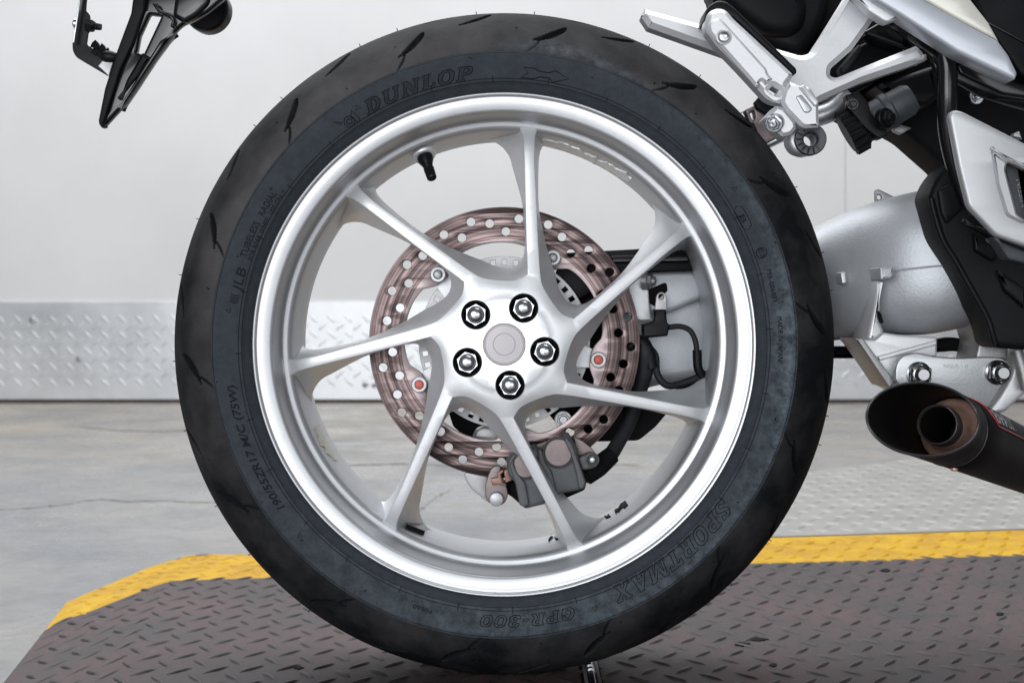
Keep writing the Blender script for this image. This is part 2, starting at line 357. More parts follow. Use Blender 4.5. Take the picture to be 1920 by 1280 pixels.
def lug_mesh_geo(L=.030, Wd=.0075, H=.0019):
    """one almond-shaped raised lug, long axis X"""
    V = []; n = 10
    for s, h in ((1, 0), (.62, H * .8)):
        for k in range(n):
            a = 2 * math.pi * k / n; ca, sa = math.cos(a), math.sin(a)
            V.append((L / 2 * s * ca, Wd / 2 * s * sa * (1 - .35 * ca * ca), h))
    V.append((0, 0, H)); V = np.array(V)
    Fs = [(k, (k + 1) % n, n + (k + 1) % n, n + k) for k in range(n)] + [(n + k, n + (k + 1) % n, 2 * n) for k in range(n)]
    return V, Fs
def inside(poly, x, y):
    c = False; n = len(poly)
    for i in range(n):
        x1, y1 = poly[i]; x2, y2 = poly[i - 1]
        if (y1 > y) != (y2 > y) and x < (x2 - x1) * (y - y1) / (y2 - y1) + x1: c = not c
    return c
def lugs(name, poly, rot, px_, py_, hfun, m, parent, size=1.0, mfun=None, vertical=None, sink=.0003, lean=53, high=.0025):
    LV, LF = lug_mesh_geo(.0360 * size, .0070 * size, high * size)
    P = np.array(poly); x0, y0 = P.min(0); x1, y1 = P.max(0); c, s = math.cos(rot), math.sin(rot)
    R = max(x1 - x0, y1 - y0); cx, cy = (x0 + x1) / 2, (y0 + y1) / 2
    V, Fs, mi = [], [], []
    for j in range(-int(R / py_) - 2, int(R / py_) + 3):
        for i in range(-int(R / px_) - 2, int(R / px_) + 3):
            gx, gy = (i + .5 * (j % 2)) * px_, j * py_; x = cx + c * gx - s * gy; y = cy + s * gx + c * gy
            if not inside(poly, x, y): continue
            a = math.radians(lean if j % 2 else -lean) + rng.normal(0, .012)
            ca, sa = math.cos(a), math.sin(a)
            px = x + ca * LV[:, 0] - sa * LV[:, 1]; py = y + sa * LV[:, 0] + ca * LV[:, 1]
            if not all(inside(poly, px[k], py[k]) for k in (0, 5)): continue
            if vertical is None:
                h = np.array([hfun(u, v) for u, v in zip(px, py)]); Q = np.stack([px, py, h + LV[:, 2] - sink], 1)
            else: Q = np.stack([px, vertical - LV[:, 2] + sink, py], 1)
            b = len(V); V += Q.tolist(); Fs += [tuple(k + b for k in f) for f in LF]
            if mfun: mi += [mfun(x, y)] * len(LF)
    me = bpy.data.meshes.new(name); me.from_pydata(V, [], Fs)
    o = link(name, me, m, parent, 50); o['kind'] = 'stuff'
    if mfun: me.polygons.foreach_set('material_index', mi)
    return o

# aluminium kick plate along the wall
kp0, kp1 = W(0, 748, WY).z, W(0, 566, WY).z
kick = empty('kick_plate', 'bright aluminium tread plate screwed along the foot of the pale wall', 'kick plate', (0, WY, FZ))
def kick_part(o): o.matrix_parent_inverse = kick.matrix_basis.inverted(); return o
V = [(-6, WY - .006, kp0), (6, WY - .006, kp0), (6, WY - .006, kp1), (-6, WY - .006, kp1), (-6, WY - .0005, kp0), (6, WY - .0005, kp0), (6, WY - .0005, kp1), (-6, WY - .0005, kp1)]
kick_part(mesh('plate', V, [(0, 1, 2, 3), (4, 0, 3, 7), (3, 2, 6, 7), (1, 0, 4, 5), (1, 5, 6, 2)], 'plate_alu', kick, None))
kick_part(lugs('tread_lug', [(-2.6, kp0 + .02), (2.6, kp0 + .02), (2.6, kp1 - .02), (-2.6, kp1 - .02)], 0, .075, .034, None, 'plate_alu', kick, 1.75, vertical=WY - .006, lean=42, high=.0011))
V = [(-6, WY - .004, FZ + .001), (6, WY - .004, FZ + .001), (6, WY - .004, kp0 + .004), (-6, WY - .004, kp0 + .004)]
kick_part(mesh('base_gap', V + [(a, WY - .0008, c) for a, b, c in V], [(0, 1, 2, 3), (4, 0, 3, 7), (1, 5, 6, 2), (3, 2, 6, 7)], 'gap_strip', kick, None))  # dark strip standing in for the shadowed gap under the plate
for px, py in [(148, 673), (684, 722), (702, 722), (60, 600), (360, 590), (560, 600), (420, 722), (1520, 690)]:
    kick_part(lathe('screw_head', [(0, 0), (0, .012), (.004, .010), (.006, .005), (.0062, 0)], W(px, py, WY - .006), YB, 'chrome', kick, 12))

# dark tread-plate platform with yellow border
out_px = [(-60, 1370), (5, 1281), (84, 1181), (124, 1129), (173, 1107), (231, 1084), (278, 1063), (324, 1049), (359, 1040.5), (399, 1038)]
outer = [G(a, b, FZ) for a, b in out_px]
# where the border reaches the flat deck its far edge stands at deck level
back = [G(463, 1040, 0), G(700, 1032, 0), G(1455, 1007.5, 0), G(1920, 993, 0), G(2300, 981, 0)]
yin_ramp_px = [(124, 1160.5, .75), (173, 1144, .62), (231, 1121, .4), (278, 1102, .18)]
yin = [G(84.5, 1181.6, FZ)] + [G(a, b, FZ * f) for a, b, f in yin_ramp_px] + [G(321, 1088, 0), G(510, 1082.5, 0), G(1412, 1056, 0), G(1910, 1041, 0), G(2300, 1029, 0)]
yz = [FZ] + [FZ * f for *_, f in yin_ramp_px] + [0] * 5
fold = [G(262, 1180, 0), G(205, 1280, 0), G(120, 1450, 0)]
right = [(1.35, -.62), (-.62, -.62)]
pv, pz = [], []
def addp(p, z): pv.append(Vector(p)); pz.append(z); return len(pv) - 1
io = [addp(p, FZ) for p in outer]; ib = [addp(p, 0) for p in back]
iy = [io[2]] + [addp(p, z) for p, z in zip(yin[1:], yz[1:])]
ifo = [addp(p, 0) for p in fold]; ir = [addp(right[0], 0), addp((-.55, -.62), 0), addp((-.66, -.62), FZ)]
loop = io + ib + [iy[-1]] + ir
edges = [(loop[i], loop[(i + 1) % len(loop)]) for i in range(len(loop))]
edges += [(iy[i], iy[i + 1]) for i in range(len(iy) - 1)] + [(iy[5], ifo[0]), (ifo[0], ifo[1]), (ifo[1], ifo[2]), (ifo[2], ir[1]), (iy[5], ib[0])]
cv, ce, cf, ov, oe, of = delaunay_2d_cdt(pv, edges, [], 0, 1e-6)
cz = []
for k, src in enumerate(ov): cz.append(pz[src[0]] if src else 0)
polyP = [tuple(pv[i]) for i in loop]; polyY = [tuple(pv[i]) for i in io[2:]] + [tuple(pv[i]) for i in ib] + [tuple(pv[i]) for i in reversed(iy[1:])]
PF, PM = [], []
tri3 = []
for f in cf:
    c = sum((Vector(cv[i]) for i in f), Vector((0, 0))) / 3
    if not inside(polyP, c.x, c.y): continue
    a, b, d = (Vector(cv[i]) for i in f)
    PF.append(tuple(f) if (b - a).cross(d - a) > 0 else tuple(reversed(f))); PM.append(1 if inside(polyY, c.x, c.y) else 0)
    tri3.append([(cv[i][0], cv[i][1], cz[i]) for i in PF[-1]])
def deck_h(x, y):
    if x > -.33 and y < .4: return 0.0
    for t in tri3:
        (x1, y1, z1), (x2, y2, z2), (x3, y3, z3) = t
        den = (y2 - y3) * (x1 - x3) + (x3 - x2) * (y1 - y3)
        if abs(den) < 1e-12: continue
        l1 = ((y2 - y3) * (x - x3) + (x3 - x2) * (y - y3)) / den; l2 = ((y3 - y1) * (x - x3) + (x1 - x3) * (y - y3)) / den
        if l1 >= -1e-3 and l2 >= -1e-3 and l1 + l2 <= 1.001: return l1 * z1 + l2 * z2 + (1 - l1 - l2) * z3
    return 0.0 if x > -.4 else FZ
plat = empty('platform', 'dark worn tread plate lift platform with yellow painted border under the rear tyre', 'platform', (0, 0, FZ))
def plat_part(o): o.matrix_parent_inverse = plat.matrix_basis.inverted(); return o
me = bpy.data.meshes.new('deck_plate'); V3 = [(v[0], v[1], z) for v, z in zip(cv, cz)]
bmap = {}
# skirt down to the floor along the far edge
base = len(V3); sk = ib + [iy[-1]]
inv = {src[0]: k for k, src in enumerate(ov) if src}
for q in [io[-1]] + sk: V3.append((pv[q].x, pv[q].y, FZ))
chain = [io[-1]] + sk
PF2 = PF + [(inv[chain[i + 1]], inv[chain[i]], base + i, base + i + 1) for i in range(len(chain) - 1)]; PM2 = PM + [1] * (len(chain) - 1)
me.from_pydata(V3, [], PF2)
deck = plat_part(link('deck_plate', me, ['plate_dark', 'plate_yellow'], plat, None)); me.polygons.foreach_set('material_index', PM2)
slot = [G(1084, 1225), G(1118, 1225), G(1127, 1300), G(1092, 1300)]
sx0 = (slot[0][0] + slot[3][0]) / 2 - .002; sx1 = (slot[1][0] + slot[2][0]) / 2
plat_part(lugs('tread_lug', [tuple(p) for p in polyP if p[1] > -9], math.radians(7.5), .0348, .0295, deck_h, ['lug_dark', 'plate_yellow'], plat, mfun=lambda x, y: 1 if inside(polyY, x, y) else 0))
for cx_, cy_, a_, b_ in [(1392, 1206, 14, 4), (1424, 1197, 16, 3), (1450, 1245, 8, 3), (1660, 1068, 10, 3), (560, 1250, 9, 3), (1875, 1150, 8, 3)]:
    P = []
    for i in range(16):
        t = 2 * math.pi * i / 16; q = .7 + .5 * rng.random(); P.append(G(cx_ + a_ * q * math.cos(t), cy_ + b_ * q * math.sin(t), .0008))
    plat_part(mesh('oil_spot', [(x, y, .0009) for x, y in P] + [(x, y, .0002) for x, y in P], [tuple(range(15, -1, -1))] + [(i, (i + 1) % 16, (i + 1) % 16 + 16, i + 16) for i in range(16)], 'black_matt', plat, None))
# pale grey plate behind the border on the right
gp = [(.36, .83), (1.9, 1.12), (1.9, 2.45), G(1700, 860, -.006), G(1520, 883, -.006), (.43, 1.70)]
ramp = empty('rear_plate', 'pale grey tread plate lying on the concrete behind the yellow border', 'tread plate', (1, 1.4, FZ))
def ramp_part(o): o.matrix_parent_inverse = ramp.matrix_basis.inverted(); return o
V = [(x, y, -.006) for x, y in gp] + [(x, y, FZ) for x, y in gp]; n = len(gp)
ramp_part(mesh('deck_plate', V, [tuple(range(n))] + [(i, i + n, (i + 1) % n + n, (i + 1) % n) for i in range(n)], 'plate_grey', ramp, None))
ramp_part(lugs('tread_lug', gp, math.radians(7.5), .044, .036, lambda x, y: -.006, 'plate_grey', ramp, 1.15, high=.0017))
# hinge slot in the deck below the tyre
h = empty('hinge_rod', 'dark ringed hinge rod lying in the slot of the platform under the tyre', 'hinge', (0, -.1, 0))
def hinge_part(o): o.matrix_parent_inverse = h.matrix_basis.inverted(); return o
ha, hb = Vector((*G(1101, 1230), .004)), Vector((*G(1122, 1340), .004))
hinge_part(tube('rod', [ha, hb], .0035, 'black_gloss', h))
hd = (hb - ha).normalized()
for t in (.018, .033, .048, .063, .078):
    hinge_part(lathe('ring', [(-.0012, .003), (-.0012, .0044), (.0012, .0044), (.0012, .003)], ha + hd * t, hd, 'chrome', h, 20))
nrm = Vector((hd.y, -hd.x, 0))
def strip(name, off, wd, z, m):
    a, b = ha + nrm * off, hb + nrm * off; q = nrm * wd / 2
    P = [a - q, b - q, b + q, a + q]
    V = [(p.x, p.y, z) for p in P] + [(p.x, p.y, .0002) for p in P]
    return hinge_part(mesh(name, V, [(0, 1, 2, 3), (0, 4, 5, 1), (2, 6, 7, 3), (1, 5, 6, 2), (3, 7, 4, 0)], m, h, None))
strip('slot_bed', 0, .020, .0007, 'black_matt'); strip('guide_bar', .0058, .0022, .0075, 'dull_steel'); strip('side_bar', -.0068, .003, .003, 'pink_metal')

# ================================================================ MOTORCYCLE
bike = empty('motorcycle', 'silver and black motorcycle standing on its seven-spoke rear wheel', 'motorcycle', (0, 0, 0))
def LW(x, y, z): return (AX + x, y, AZ + z)                            # wheel-local -> world
def R2(p, a): c, s = math.cos(a), math.sin(a); return (p[0] * c - p[1] * s, p[0] * s + p[1] * c)
def loc(rx, ry, y): k = (D + y) / F; return np.array((rx * k, y, ry * k))   # offsets from the axle in photo px (y up) at a depth

# ---- rim
rim_prof = [(-.0735, .2275), (-.0800, .2305), (-.0828, .2322), (-.0838, .2313), (-.0836, .2300), (-.0826, .2290), (-.0815, .2284), (-.0812, .2276), (-.0813, .2262), (-.0806, .2220), (-.0794, .2172), (-.0786, .2154),
            (-.0774, .2145), (-.0740, .2142), (-.0560, .2138), (-.0390, .2134), (-.0362, .2131), (-.0350, .2125), (-.0344, .2112), (-.0338, .2084), (-.0330, .2062), (-.0316, .2050), (-.0290, .2041), (-.0260, .2037), (-.0200, .2034), (0, .2035), (.040, .2040), (.066, .2045), (.076, .2075),
            (.083, .2180), (.084, .2310), (.0800, .2312), (.0740, .2275), (.060, .2190), (0, .2100), (-.024, .2140), (-.040, .2175), (-.060, .2205)]
# axis +Y
rim = lathe('wheel_rim', [(a, r) for a, r in rim_prof], (AX, 0, AZ), (0, 1, 0), 'silver_rim', bike, 220, closed=True, smooth=40)

# ---- spokes and hub
PH = -2 * math.pi / 7
FA = [(70, 410), (61, 399), (57.5, 385), (57, 340), (59.5, 290), (62.5, 220), (65.5, 160), (67.5, 134)]
FC0 = [(43.5, 132), (42.5, 160), (40.5, 220), (39, 290), (37.5, 350), (36, 383), (32, 398), (23, 410)]
FB = [(67.5, 134), (71, 113), (84, 88), (104, 61), (117, 52.5), tuple(R2((43.5, 132), PH))]
BA = [(92, 371, .050), (77, 370, .044), (68.5, 361, .036), (65, 342, .026), (64, 322, .016), (63.5, 290, .005), (65, 251, -.004), (71, 218, -.010), (79, 181, -.014), (87, 154, -.017), (94, 133, -.018)]
BB = [(94, 133, -.018), (101, 106, -.019), (113, 83, -.020), (132, 72, -.020), (150, 74, -.019), (166, 83, -.018)]
BC = [(166, 83, -.018), (180, 94, -.017), (208, 119, -.012), (224, 135, -.008), (245, 163, -.001), (264, 190, .009), (277, 208, .018), (282.5, 226, .027), (282, 244, .035), (276.5, 257, .042), (266, 272, .050)]
def ridge_y(rpx):                                                        # depth of the front ridge
    return float(np.interp(rpx, [95, 122, 138, 340, 370, 386, 397, 404, 412], [-.0746, -.0734, -.0722, -.0550, -.0515, -.0465, -.0390, -.0325, -.026]))
def hub_y(r): return float(np.interp(r, [0, .0420, .0432, .062, .066, .07], [-.0785, -.0785, -.0778, -.0746, -.0734, -.0725]))
nA, nB = 26, 22
def front_curve(P, n):
    Q = resample(cat_rom(P, 10), n); return np.array([loc(x, y, ridge_y(math.hypot(x, y))) for x, y in Q])
def back_curve(P, n):
    Q = resample(cat_rom(P, 10), n); return np.array([loc(x, y, d) for x, y, d in Q])
fC = [tuple(R2(p, PH)) for p in FC0]
Af, Bf, Cf = front_curve(FA, nA), front_curve(FB, nB), front_curve(fC, nA)
Ab, Bb, Cb = back_curve(BA, nA), back_curve(BB, nB), back_curve(BC, nA)
Wf = np.vstack([Af, Bf[1:], Cf[1:]]); Wb = np.vstack([Ab, Bb[1:], Cb[1:]])
nW = len(Wf)
tg = np.gradient(Wf[:, [0, 2]], axis=0); tg /= np.linalg.norm(tg, axis=1)[:, None]
nor = np.stack([-tg[:, 1], tg[:, 0]], 1)                                 # candidate in-plane normal; flip to point into the solid
ctr = Wb[:, [0, 2]].mean(0)
sgn = np.sign(((Wf[:, [0, 2]] - ctr) * nor).sum(1)); sgn = np.where(np.median(sgn) > 0, 1, -1)
nor = nor * sgn
layers = []
L0 = Wf.copy(); L0[:, 0] += nor[:, 0] * .0011; L0[:, 2] += nor[:, 1] * .0011; layers.append(L0)
L1 = Wf.copy(); L1[:, 0] += nor[:, 0] * .0003; L1[:, 2] += nor[:, 1] * .0003; L1[:, 1] += .0004; layers.append(L1)
L2 = Wf.copy(); L2[:, 1] += .0014; layers.append(L2)
ss = np.r_[np.zeros(nA), np.ones(nB - 2), np.zeros(nW - nA - nB + 2)]
pw = 1.55 - .35 * np.convolve(np.pad(ss, 4, 'edge'), np.ones(9) / 9, 'valid')
for t in (.16, .34, .52, .68, .82, .93, 1.0):
    q = L2 + (Wb - L2) * np.stack([t ** pw, np.full(nW, t), t ** pw], 1); layers.append(q)
Lb = Wb.copy(); Lb[:, 1] += .004; Lb[:, 0] += nor[:, 0] * .003; Lb[:, 2] += nor[:, 1] * .003; layers.append(Lb)
SK = {}
SV, SF, SL = [], [], []                                                  # unified mesh: verts, faces, owner (0..6 spoke, 7 hub)
def sv(p): SV.append(tuple(p)); return len(SV) - 1
def rotl(p, k): a = PH * k; x, z = R2((p[0], p[2]), a); return (x, p[1], z)
grid = []
for k in range(7):
    g = [[sv(rotl(p, k)) for p in L] for L in layers]; grid.append(g)
    for a in range(len(layers) - 1):
        for i in range(nW - 1):
            SF.append((g[a][i], g[a][i + 1], g[a + 1][i + 1], g[a + 1][i]))
            SL.append(k if i < nA - 1 else ((k + 1) % 7 if i >= nW - nA else 7))
for k in range(7):                                                       # front ridge of spoke k and its rear cover
    A = [grid[k][0][i] for i in range(nA)]; gp_ = grid[(k - 1) % 7]; C = [gp_[0][nW - 1 - i] for i in range(nA)]
    Ar = [grid[k][-1][i] for i in range(nA)]; Cr = [gp_[-1][nW - 1 - i] for i in range(nA)]
    for i in range(nA - 1):
        SK[len(SF)] = 1; SF.append((A[i], A[i + 1], C[i + 1], C[i])); SL.append(k)
        SF.append((Cr[i], Cr[i + 1], Ar[i + 1], Ar[i])); SL.append(k)
# hub face by constrained triangulation with the nut wells cut out
hv, he = [], []
hidx = {}
outl = []
for k in range(7):
    for i in range(nA - 1, nW - nA + 1):
        q = grid[k][0][i]; outl.append(q)
pts2 = [Vector((SV[q][0], SV[q][2])) for q in outl]; own = list(outl)
he = [(i, (i + 1) % len(pts2)) for i in range(len(pts2))]
def ring2(cx, cz, r, n, con=True):
    b = len(pts2)
    for j in range(n):
        a = 2 * math.pi * j / n; pts2.append(Vector((cx + r * math.cos(a), cz + r * math.sin(a)))); own.append(None)
    if con: he.extend((b + j, b + (j + 1) % n) for j in range(n))
KH = (D - .0785) / F
nut_c = [(77 * KH * math.cos(math.radians(62 + 72 * j)), 77 * KH * math.sin(math.radians(62 + 72 * j))) for j in range(5)]
WR = 27.5 * KH; CR = 40 * KH
for x, z in nut_c: ring2(x, z, WR, 40)
ring2(0, 0, CR, 56)
for rr in (.0225, .030, .0418, .0432, .049, .055):
    for j in range(110):
        a = 2 * math.pi * (j + .37) / 110; x, z = rr * math.cos(a), rr * math.sin(a)
        if all(math.hypot(x - p, z - q) > WR + .0008 for p, q in nut_c) and (rr > CR):
            pts2.append(Vector((x, z))); own.append(None)
hv2, _, hf2, hov, _, _ = delaunay_2d_cdt(pts2, he, [], 0, 1e-7)
outpoly = [tuple(p) for p in pts2[:len(outl)]]
hid = []
for v, s in zip(hv2, hov):
    o_ = next((own[q] for q in s if own[q] is not None), None)
    hid.append(o_ if o_ is not None else sv((v[0], hub_y(v.length), v[1])))
for f in hf2:
    c = sum((hv2[i] for i in f), Vector((0, 0))) / 3
    if not inside(outpoly, c.x, c.y) or c.length < CR * .995 or any(math.hypot(c.x - p, c.y - q) < WR * .995 for p, q in nut_c): continue
    a, b, d = (hv2[i] for i in f)
    t = tuple(hid[i] for i in f); SK[len(SF)] = 2; SF.append(t if (b - a).cross(d - a) > 0 else t[::-1]); SL.append(7)
# unify, get normals, split by owner keeping the shared normals
um = bpy.data.meshes.new('u'); um.from_pydata(SV, [], SF); um.update()
bm = bmesh.new(); bm.from_mesh(um); lay = bm.faces.layers.int.new('own')
for f, q in zip(bm.faces, SL): f[lay] = q
lk2 = bm.faces.layers.int.new('kind')
for q, f in enumerate(bm.faces): f[lk2] = SK.get(q, 0)
bmesh.ops.remove_doubles(bm, verts=bm.verts, dist=2e-6)
bmesh.ops.recalc_face_normals(bm, faces=bm.faces)
bm.faces.ensure_lookup_table()
ridge_f = [f for f in bm.faces if f.calc_center_median().y < -.05 and abs(f.normal.y) > .9]
if sum(f.normal.y for f in ridge_f) > 0: bmesh.ops.reverse_faces(bm, faces=bm.faces)
bm.to_mesh(um); bm.free()
um.polygons.foreach_set('use_smooth', [True] * len(um.polygons)); um.set_sharp_from_angle(angle=math.radians(30))
kd_ = [a.value for a in um.attributes['kind'].data]; ef = {}
for p in um.polygons:
    for ek in p.edge_keys: ef.setdefault(ek, []).append(kd_[p.index])
for e in um.edges:
    if sorted(ef.get(tuple(sorted(e.vertices)), [])) == [1, 2]: e.use_edge_sharp = True
att = um.attributes['own'].data; owner = [a.value for a in att]
cn = [tuple(c.vector) for c in um.corner_normals]
for q in range(8):
    vm, V, Fs, ns = {}, [], [], []
    for p in um.polygons:
        if owner[p.index] != q: continue
        f = []
        for li in p.loop_indices:
            vi = um.loops[li].vertex_index
            if vi not in vm: vm[vi] = len(V); c = um.vertices[vi].co; V.append(LW(c.x, c.y, c.z))
            f.append(vm[vi]); ns.append(cn[li])
        Fs.append(f)
    nm = 'hub' if q == 7 else 'spoke'
    o = mesh(nm, V, Fs, 'silver', rim, None); o.data.polygons.foreach_set('use_smooth', [True] * len(Fs)); o.data.normals_split_custom_set(ns)
bpy.data.meshes.remove(um)
# nut wells, nuts, centre cap
def hubpt(x, z, y): return Vector(LW(x, y, z))
w0 = None
for j, (x, z) in enumerate(nut_c):
    c = hubpt(x, z, -.0785)
    lathe('nut_well', [(.0004, WR * 1.01), (-.0006, WR * 1.005), (-.0012, WR * .96), (.0015, WR * .90), (.010, WR * .86), (.0145, WR * .80), (.0145, 0)], c, (0, 1, 0), 'well', rim, 40)
    R = 22.3 * KH; o_ = c + Vector((0, .0145, 0))
    g = [lathe_geo([(0, 0), (0, R * 1.12), (.003, R * 1.12), (.004, R * .98)], o_, YB, 32),
         lathe_geo([(.001, R * 1.0), (.0140, R * 1.0), (.0152, R * .90), (.0152, R * .5)], o_, YB, 6, phase=.25 + j * 1.3)]
    nut = fix(mesh('wheel_nut', *join_geo(g), 'chrome', rim, 30))
    lathe('nut_dome', [(.0150, R * .745), (.0165, R * .735), (.0188, R * .66), (.0206, R * .50), (.0215, R * .28), (.0218, 0)], o_, YB, 'chrome', rim, 32, smooth=60)
c = hubpt(0, 0, -.0785)
lathe('hub_cap', [(.006, CR * .99), (.0008, CR * .985), (.0002, CR * .965), (.0002, CR * .93), (.0012, CR * .92), (.0012, CR * .90), (.0006, CR * .885), (.0005, CR * .53), (.0010, CR * .52), (.0010, CR * .50), (.0004, CR * .49), (.0003, 0)], c, (0, 1, 0), 'cap', rim, 64)
# valve stem, balance weight, tape residue and scuffs on the barrel
def barrel(px, py, y):
    p = W(px, py, y); return p
vb = Vector(LW(*(np.array(loc(-140, 352, -.02)))))
vt = W(813, 345, -.030); va = (vt - W(795, 292, -.012)).normalized(); v0 = W(795, 290, -.012)
lathe('valve_boss', [(-.010, .0125), (.001, .0120), (.003, .0105), (.0035, .0)], v0, va, 'silver', rim, 28)
lathe('valve_stem', [(.002, 0), (.002, .0078), (.006, .0078), (.009, .0072), (.012, .0056), (.016, .0046), (.017, .0042), (.018, .0052), (.019, .0052), (.0295, .0048), (.0305, .0040), (.0308, 0)], v0, va, 'black_gloss', rim, 24)
def on_barrel(name, pts, m, lift=.0006, thick=.0008, n_sub=4):
    """a thin patch lying on the inner barrel: outline px -> angle/depth on the barrel surface"""
    P = []
    for px, py in pts:
        lo, hi = -.0300, .075
        for _ in range(40):                                              # where does the view ray meet the barrel
            y = (lo + hi) / 2; p = W(px, py, y); r = math.hypot(p.x - AX, p.z - AZ); rb = float(np.interp(y, [-.0308, -.0288, -.026, -.02, 0, .04, .066], [.2058, .2044, .2037, .2034, .2035, .2040, .2045]))
            if r > rb: hi = y
            else: lo = y
        P.append((math.atan2(p.z - AZ, p.x - AX), y))
    V = []
    for dr in (lift + thick, 0):
        for a, y in P:
            rb = float(np.interp(y, [-.0308, -.0288, -.026, -.02, 0, .04, .066], [.2058, .2044, .2037, .2034, .2035, .2040, .2045])) - dr
            V.append((AX + rb * math.cos(a), y, AZ + rb * math.sin(a)))
    n = len(P)
    cap_ = [tuple(range(n))] if n == 4 else [(i, i + 1, n - 2 - i, n - 1 - i) for i in range(n // 2 - 1)]
    o = mesh(name, V, cap_ + [(i, (i + 1) % n, (i + 1) % n + n, i + n) for i in range(n)], m, rim, None)
    bm = bmesh.new(); bm.from_mesh(o.data); bmesh.ops.triangulate(bm, faces=bm.faces); bmesh.ops.recalc_face_normals(bm, faces=bm.faces); bm.to_mesh(o.data); bm.free(); return o
def ragged(top, bot, n=14, j=1.6):
    T = resample([(a, b) for a, b in top], n); B = resample([(a, b) for a, b in bot], n)
    T += rng.normal(0, j, T.shape); B += rng.normal(0, j, B.shape); return [tuple(p) for p in T] + [tuple(p) for p in B[::-1]]
on_barrel('tape_residue', ragged([(1016, 259), (1050, 266), (1085, 278), (1118, 294)], [(1017, 268), (1050, 277), (1082, 290), (1116, 305)], 16, 1.1), 'scrape')
on_barrel('tape_residue', ragged([(1118, 294), (1150, 310), (1186, 333)], [(1116, 305), (1148, 321), (1182, 341)], 12, 1.2), 'scrape')
on_barrel('tape_residue', ragged([(593, 796), (603, 803), (616, 836), (632, 866)], [(590, 801), (599, 830), (612, 848), (627, 866)], 12, 1.4), 'tape')
on_barrel('scuff_mark', ragged([(1150, 957), (1162, 950), (1172, 941)], [(1153, 963), (1166, 956), (1177, 946)], 8, 1.4), 'black_matt')
on_barrel('scuff_mark', ragged([(1133, 969), (1143, 965)], [(1136, 973), (1144, 969)], 5, 1), 'black_matt')
on_barrel('scuff_mark', ragged([(1027, 1013), (1035, 1006)], [(1030, 1017), (1036, 1009)], 5, .8), 'black_matt')
on_barrel('scuff_mark', ragged([(1040, 1009), (1051, 1004)], [(1043, 1013), (1052, 1010)], 5, .8), 'black_matt')
on_barrel('balance_weight', [(763, 981), (797, 993), (794, 1003), (760, 990)], 'black_gloss', .0005, .004)

# ---- tyre
tp = [(-.0700, .2255), (-.0775, .2290), (-.0815, .2325), (-.0850, .2355), (-.0878, .2385), (-.0885, .2392), (-.0900, .2402), (-.0915, .2440), (-.0932, .2500), (-.0944, .2560), (-.0950, .2620), (-.0951, .2655),
      (-.0940, .2672), (-.0925, .2730), (-.0882, .2812), (-.0815, .2896), (-.0720, .2978), (-.0600, .3052), (-.0450, .3120), (-.0280, .3168), (-.0120, .3194), (0, .3200)]
TP = resample(cat_rom(tp, 12), 124)
TPm = np.vstack([TP[::-1][:40], TP[::-1][44::4]]).copy(); TPm[:, 0] *= -1
PR = np.vstack([TP, TPm[1:]]); nP = len(PR); nT = 2400
def side_y(r): return float(np.interp(r, TP[:, 1], TP[:, 0]))
merid = np.r_[0, np.cumsum(np.linalg.norm(np.diff(PR, axis=0), axis=1))]
dpr = np.gradient(PR, axis=0); nrmP = np.stack([-dpr[:, 1], dpr[:, 0]], 1); nrmP /= np.linalg.norm(nrmP, axis=1)[:, None]
if nrmP[nP // 2, 1] < 0: nrmP = -nrmP
th = np.arange(nT) * 2 * math.pi / nT
TH, MM = np.meshgrid(th, merid, indexing='ij')
depth = np.zeros_like(TH)
i_edge = int(np.argmin(np.abs(TP[:, 1] - .2672)))
m_of = lambda r: float(np.interp(r, TP[i_edge:, 1], merid[i_edge:len(TP)]))
mtot = merid[-1]
def groove(th0, r0, ln, wd, slant, bend, dep, mirror=False):
    global depth
    m0 = m_of(r0); m0 = mtot - m0 if mirror else m0
    rr = r0
    du = ((TH - th0 + math.pi) % (2 * math.pi) - math.pi) * rr; dm = (MM - m0) * (-1 if mirror else 1)
    near = (np.abs(du) < ln) & (np.abs(dm) < ln)
    a, b = du[near], -dm[near]                                           # b grows inwards
    c, s = math.cos(slant), math.sin(slant)
    l = a * c + b * s; q = -a * s + b * c + bend * (l * l / ln)
    hw = wd * np.sqrt(np.clip(1 - (2 * l / ln) ** 2, 0, 1)) * .5 * np.interp(2 * l / ln, [-1, .2, 1], [1.15, 1, .45])
    k = np.clip((hw - np.abs(q)) / .0011 + .5, 0, 1) * (hw > 0)
    depth[near] = np.maximum(depth[near], k * dep)
for j in range(14):
    a0 = math.radians(158.3 - 25.714 * j)
    for mi in (False, True):
        sh = math.radians(9) if mi else 0
        groove(a0 + sh, .2885, .040, .0064, math.radians(43), .45, .0045, mi)
        groove(a0 + sh - math.radians(12.1), .3045, .040, .0056, math.radians(40), .4, .0045, mi)
        groove(a0 + sh - math.radians(5.5), .3150, .034, .0050, math.radians(30), -.3, .0045, mi)
        groove(a0 + sh + math.radians(3.0), .2745, .020, .0019, math.radians(50), .3, .0010, mi)
X = PR[None, :, 0] - depth * nrmP[None, :, 0]; Rr = PR[None, :, 1] - depth * nrmP[None, :, 1]
co = np.stack([AX + Rr * np.cos(TH), X, AZ + Rr * np.sin(TH)], -1)
co[..., 2] = np.maximum(co[..., 2], .0012)
bul = np.clip(1 - co[..., 2] / .05, 0, 1) ** 2 * .002 * np.sign(co[..., 1]); co[..., 1] += bul
I = np.arange(nT * nP).reshape(nT, nP); J = np.roll(I, -1, 0)
FQ = np.stack([I[:, :-1], I[:, 1:], J[:, 1:], J[:, :-1]], -1).reshape(-1, 4)
